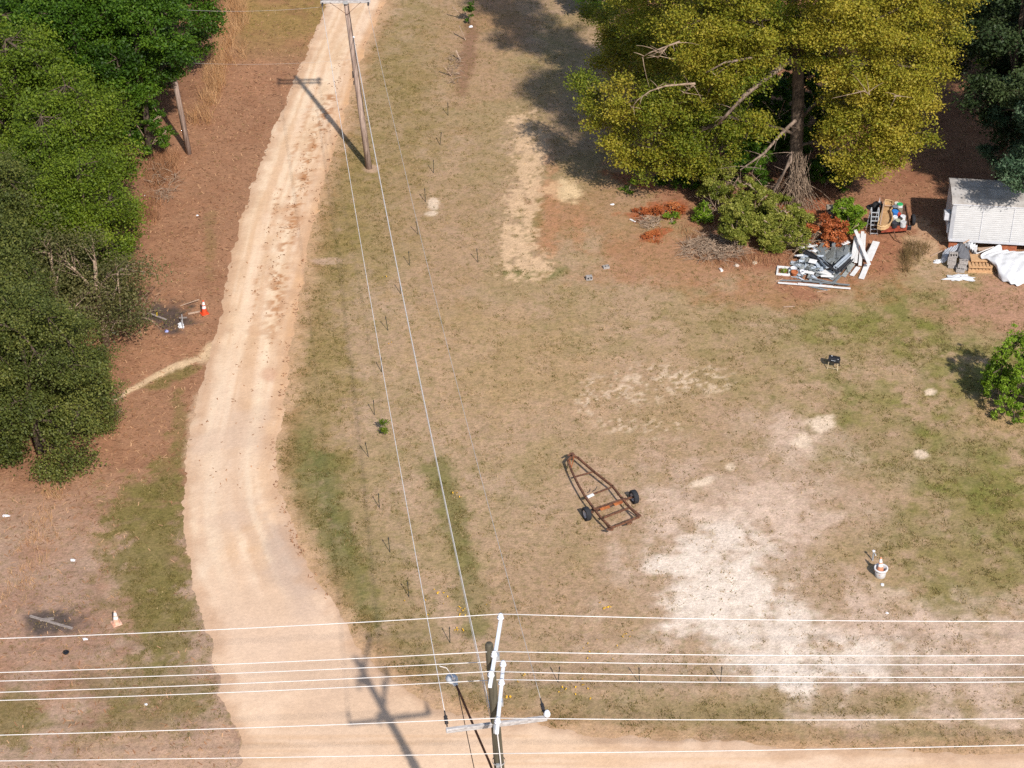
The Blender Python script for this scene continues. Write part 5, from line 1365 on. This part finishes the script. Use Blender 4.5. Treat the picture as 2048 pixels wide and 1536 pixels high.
mb = MB(); mb.add([q(.0, .06, .0), q(LEN, .06, 0), q(LEN, DEP, 0), q(0, DEP, 0), q(0, .06, HW), q(LEN, .06, HW), q(LEN, DEP, HW), q(0, DEP, HW)], [(0, 3, 2, 1), (0, 1, 5, 4), (1, 2, 6, 5), (2, 3, 7, 6), (3, 0, 4, 7)]); mb.build('box_wall', TRIM, t)
mb = MB(); prof = [(-.05, HW - .03), (-.04, HW + .06), (.30, HW + .16), (DEP / 2, HW + .22), (DEP - .3, HW + .16), (DEP + .05, HW + .05), (DEP + .05, HW - .02)]
vs = [q(x_, a, b) for x_ in (-.06, LEN + .06) for a, b in prof]; n = len(prof)
fs = [(i, i + 1, n + i + 1, n + i)[::-1] for i in range(n - 1)] + [tuple(range(n)), tuple(range(n, 2 * n))[::-1]]
mb.add(vs, fs).build('roof', ROOFM, t)
for k in range(1, 5):
    MB().beam(q(k * 1.45, -.028, .10), q(k * 1.45, -.028, HW - .06), .03, .02, up=tuple(ey)).build('seam', TRIM, t)
mb = MB(); mb.add([q(.0, .06, 0), q(.18, -.03, 0), q(.18, -.03, HW), q(.0, .06, HW)], [(0, 1, 2, 3)]); mb.build('corner_panel', TRIM, t)
MB().beam(q(.02, -.02, .04), q(LEN, -.02, .04), .05, .11).build('skirt_rail', TRIM, t)
MB().beam(q(.0, -.035, HW - .03), q(LEN, -.035, HW - .03), .03, .06).build('eave_trim', TRIM, t)
MB().box(q(-.16, .45, 1.15), (.28, .45, .38), yaw).build('meter_box', TRIM, t, bevel=.02)
MB().box(q(-.05, .35, .55), (.08, .25, .5), yaw).build('end_hatch', TRIM, t)
for x_ in (.28, 2.7, 3.1, 5.4, 6.8):
    for y_ in (.25, DEP - .25):
        b = MB()
        for i in range(3): b.box(q(x_, y_, -.095 - i * .185), (.40, .22, .175), yaw)
        b.build('brick_pier', BRICK, t, bevel=.006)
MB().beam(q(0, .45, -.05), q(LEN, .45, -.05), .10, .10).build('chassis_beam', RUSTY, t)
MB().beam(q(0, DEP - .45, -.05), q(LEN, DEP - .45, -.05), .10, .10).build('chassis_beam', RUSTY, t)

# ------------------------------------------------------------------ tarps, blocks, pallet beside the trailer
Zt = lambda a, b: (1840 + a / 5.6875, 330 + b / 5.6875)
def cloth(name, outline, ridge, mat, label, seed, zedge=.03, nsub=18, amp=.10):
    """draped sheet: rows of control points [(px,py,z),...] swept into a wrinkled grid"""
    rg = np.random.default_rng(seed); rows = outline; vs, fs = [], []
    R_ = []
    for row in rows:
        pts = [P(*Zt(a, b), z) for a, b, z in row]; res = []
        for i in range(nsub + 1):
            f = i / nsub * (len(pts) - 1); k = min(int(f), len(pts) - 2); res.append(pts[k].lerp(pts[k + 1], f - k))
        R_.append(res)
    m = nsub
    for j in range(m + 1):
        f = j / m * (len(R_) - 1); k = min(int(f), len(R_) - 2)
        for i in range(nsub + 1):
            p = R_[k][i].lerp(R_[k + 1][i], f - k)
            w_ = amp * (float(fbm(np.array([p.x]), np.array([p.y + p.z]), 2.2, 3, seed)[0]) - .5) * 3 + amp * .5 * math.sin(i * 1.7 + j * .9 + seed)
            vs.append(Vector((p.x + w_ * .5, p.y + w_ * .4, max(p.z + w_, .015))))
    for j in range(m):
        for i in range(nsub): fs.append((j * (nsub + 1) + i, j * (nsub + 1) + i + 1, (j + 1) * (nsub + 1) + i + 1, (j + 1) * (nsub + 1) + i))
    o = MB().add(vs, fs).build(name, mat, smooth=True)
    md = o.modifiers.new('thickness', 'SOLIDIFY'); md.thickness = .006
    sb_ = o.modifiers.new('smooth', 'SUBSURF'); sb_.levels = 1; sb_.render_levels = 1
    return tag(o, label, 'tarp')
TARPW = pm('tarp_white', (.60, .60, .61), (.50, .50, .51), 3, .55)
TARPG = pm('tarp_grey_dark', (.14, .14, .15), (.09, .09, .10), 5, .7)
cloth('white_tarp', [[(900, 900, .75), (960, 960, .6), (1060, 985, .55), (1200, 985, .55), (1420, 985, .5)],
                     [(680, 1020, .70), (800, 1010, .72), (950, 1000, .70), (1150, 1000, .65), (1420, 1010, .6)],
                     [(720, 1070, .55), (850, 1110, .62), (1000, 1110, .58), (1150, 1100, .60), (1420, 1120, .5)],
                     [(860, 1160, .30), (900, 1220, .36), (1000, 1240, .45), (1130, 1220, .42), (1420, 1220, .3)],
                     [(890, 1250, .05), (930, 1310, .08), (1030, 1370, .04), (1120, 1385, .05), (1420, 1290, .05)]], None, TARPW, 'big white tarp draped on the ground in front of the storage trailer', 61)
cloth('crumpled_tarp', [[(500, 890, .75), (570, 880, .9), (630, 885, .9), (660, 920, .7)], [(505, 930, .6), (560, 930, .8), (620, 930, .8), (655, 960, .5)], [(530, 980, .4), (570, 980, .6), (620, 990, .5), (650, 1010, .25)], [(560, 1010, .12), (590, 1020, .2), (620, 1030, .12), (670, 1030, .05)]], None, TARPW, 'crumpled white plastic heap beside the dark grey tarp', 62, amp=.09)
cloth('dark_tarp', [[(430, 900, .8), (470, 880, .95), (500, 890, .9), (530, 930, .7)], [(390, 970, .6), (450, 950, .85), (510, 960, .75), (560, 1000, .5)], [(370, 1010, .5), (450, 1030, .75), (530, 1040, .6), (620, 1040, .35)], [(420, 1040, .3), (480, 1080, .5), (540, 1120, .3), (600, 1130, .1)]], None, TARPG, 'dark grey tarp over a heap by the concrete blocks', 63, amp=.08)
cloth('pale_tarp', [[(290, 960, .5), (340, 930, .65), (400, 920, .75), (440, 900, .85)], [(250, 1010, .3), (310, 990, .5), (360, 990, .6), (420, 960, .75)], [(240, 1070, .15), (280, 1050, .35), (320, 1030, .4), (370, 1010, .5)], [(230, 1110, .03), (270, 1120, .05), (300, 1090, .2), (330, 1040, .3)]], None, pm('tarp_pale', (.48, .49, .52), (.34, .35, .38), 4, .6), 'pale grey tarp at the left end of the junk heap', 64, amp=.08)
lump('white_bag', *Zt(460, 1290), .55, .24, .14, TARPW, 'flat white bag on the grass in front of the concrete blocks', 'bag', 65, n=18)
lump('white_rag', *Zt(195, 1105), .16, .12, .14, TARPW, 'small white rag left of the concrete blocks', 'rag', 66)
board('pale_pole', Zt(125, 1035), Zt(250, 975), .04, .35, .05, .05, PALEW, 'pale pole sticking out of the junk heap to the left', 'pole')
board('pale_pole', Zt(490, 890), Zt(560, 852), .9, 1.0, .06, .05, PALEW, 'pale plank end on top of the dark tarp', 'plank')
for i, (a, b, z, up_, lb) in enumerate([
    (365, 1165, 0, False, 'bottom block of the left concrete block stack'), (350, 1165, .195, False, 'second block up in the left concrete block stack'), (352, 1160, .39, False, 'third block up in the left concrete block stack'), (360, 1158, .585, True, 'top block of the left stack with its holes facing out'),
    (455, 1215, 0, False, 'bottom block of the right concrete block stack'), (470, 1205, .195, False, 'second block up in the right concrete block stack'), (480, 1200, .39, False, 'top block of the right concrete block stack'), (520, 1190, 0, False, 'single concrete block between the right stack and the pallet')]):
    cmu(P(*Zt(a, b)), -.12 + .05 * math.sin(i * 2.3), lb, 'stacked concrete blocks', z, up_, cores=3 if up_ else 2)
pb_ = P(*Zt(665, 1215)); t = thing('wooden_pallet', pb_, 'new wooden pallet stack half under the white tarp', 'pallet')
PINE = pm('pallet_pine', S(222, 180, 134), S(190, 146, 104), 6, .85, stretch=(1, 6, 6))
Rp = Matrix.Rotation(-.06, 3, 'Z')
for lv in range(2):
    zz = lv * .20
    for y_ in (-.02, .45, .92):
        MB().box(pb_ + Rp @ Vector((.06, y_, zz + .085)), (1.1, .09, .09), Rp).build('stringer', PINE, t)
    for k in range(7):
        MB().box(pb_ + Rp @ Vector((-.44 + k * .167, .45, zz + .145)), (.12, 1.06, .025), Rp).build('deck_board', PINE, t)
MB().box(pb_ + Rp @ Vector((.1, -.08, .03)), (1.25, .11, .05), Rp).build('ground_board', PINE, t)
MB().box(pb_ + Rp @ Vector((.0, .5, .46)), (.75, .6, .06), Rp).build('top_panel', PINE, t)
stick('metal_rail', Zt(640, 1010), Zt(840, 930), .5, .7, .05, ALU, 'bare metal rail end poking out behind the white tarp', 'rail')
board('tan_board', Zt(660, 960), Zt(830, 945), .45, .5, .25, .03, PALEW, 'pale board lying behind the white tarp under the trailer', 'board')
# pale timber hung between trunks at the far right, surface roots
o = MB().beam(P(2003, 139, .9), P(2042, 138, .9), .16, .10).build('pale_log', PALEW); tag(o, 'pale cut log lying in the shade at the upper right', 'log')

for o in COL.objects:
    if o.parent is None and 'category' in o and 'kind' not in o:
        o['kind'] = 'thing'
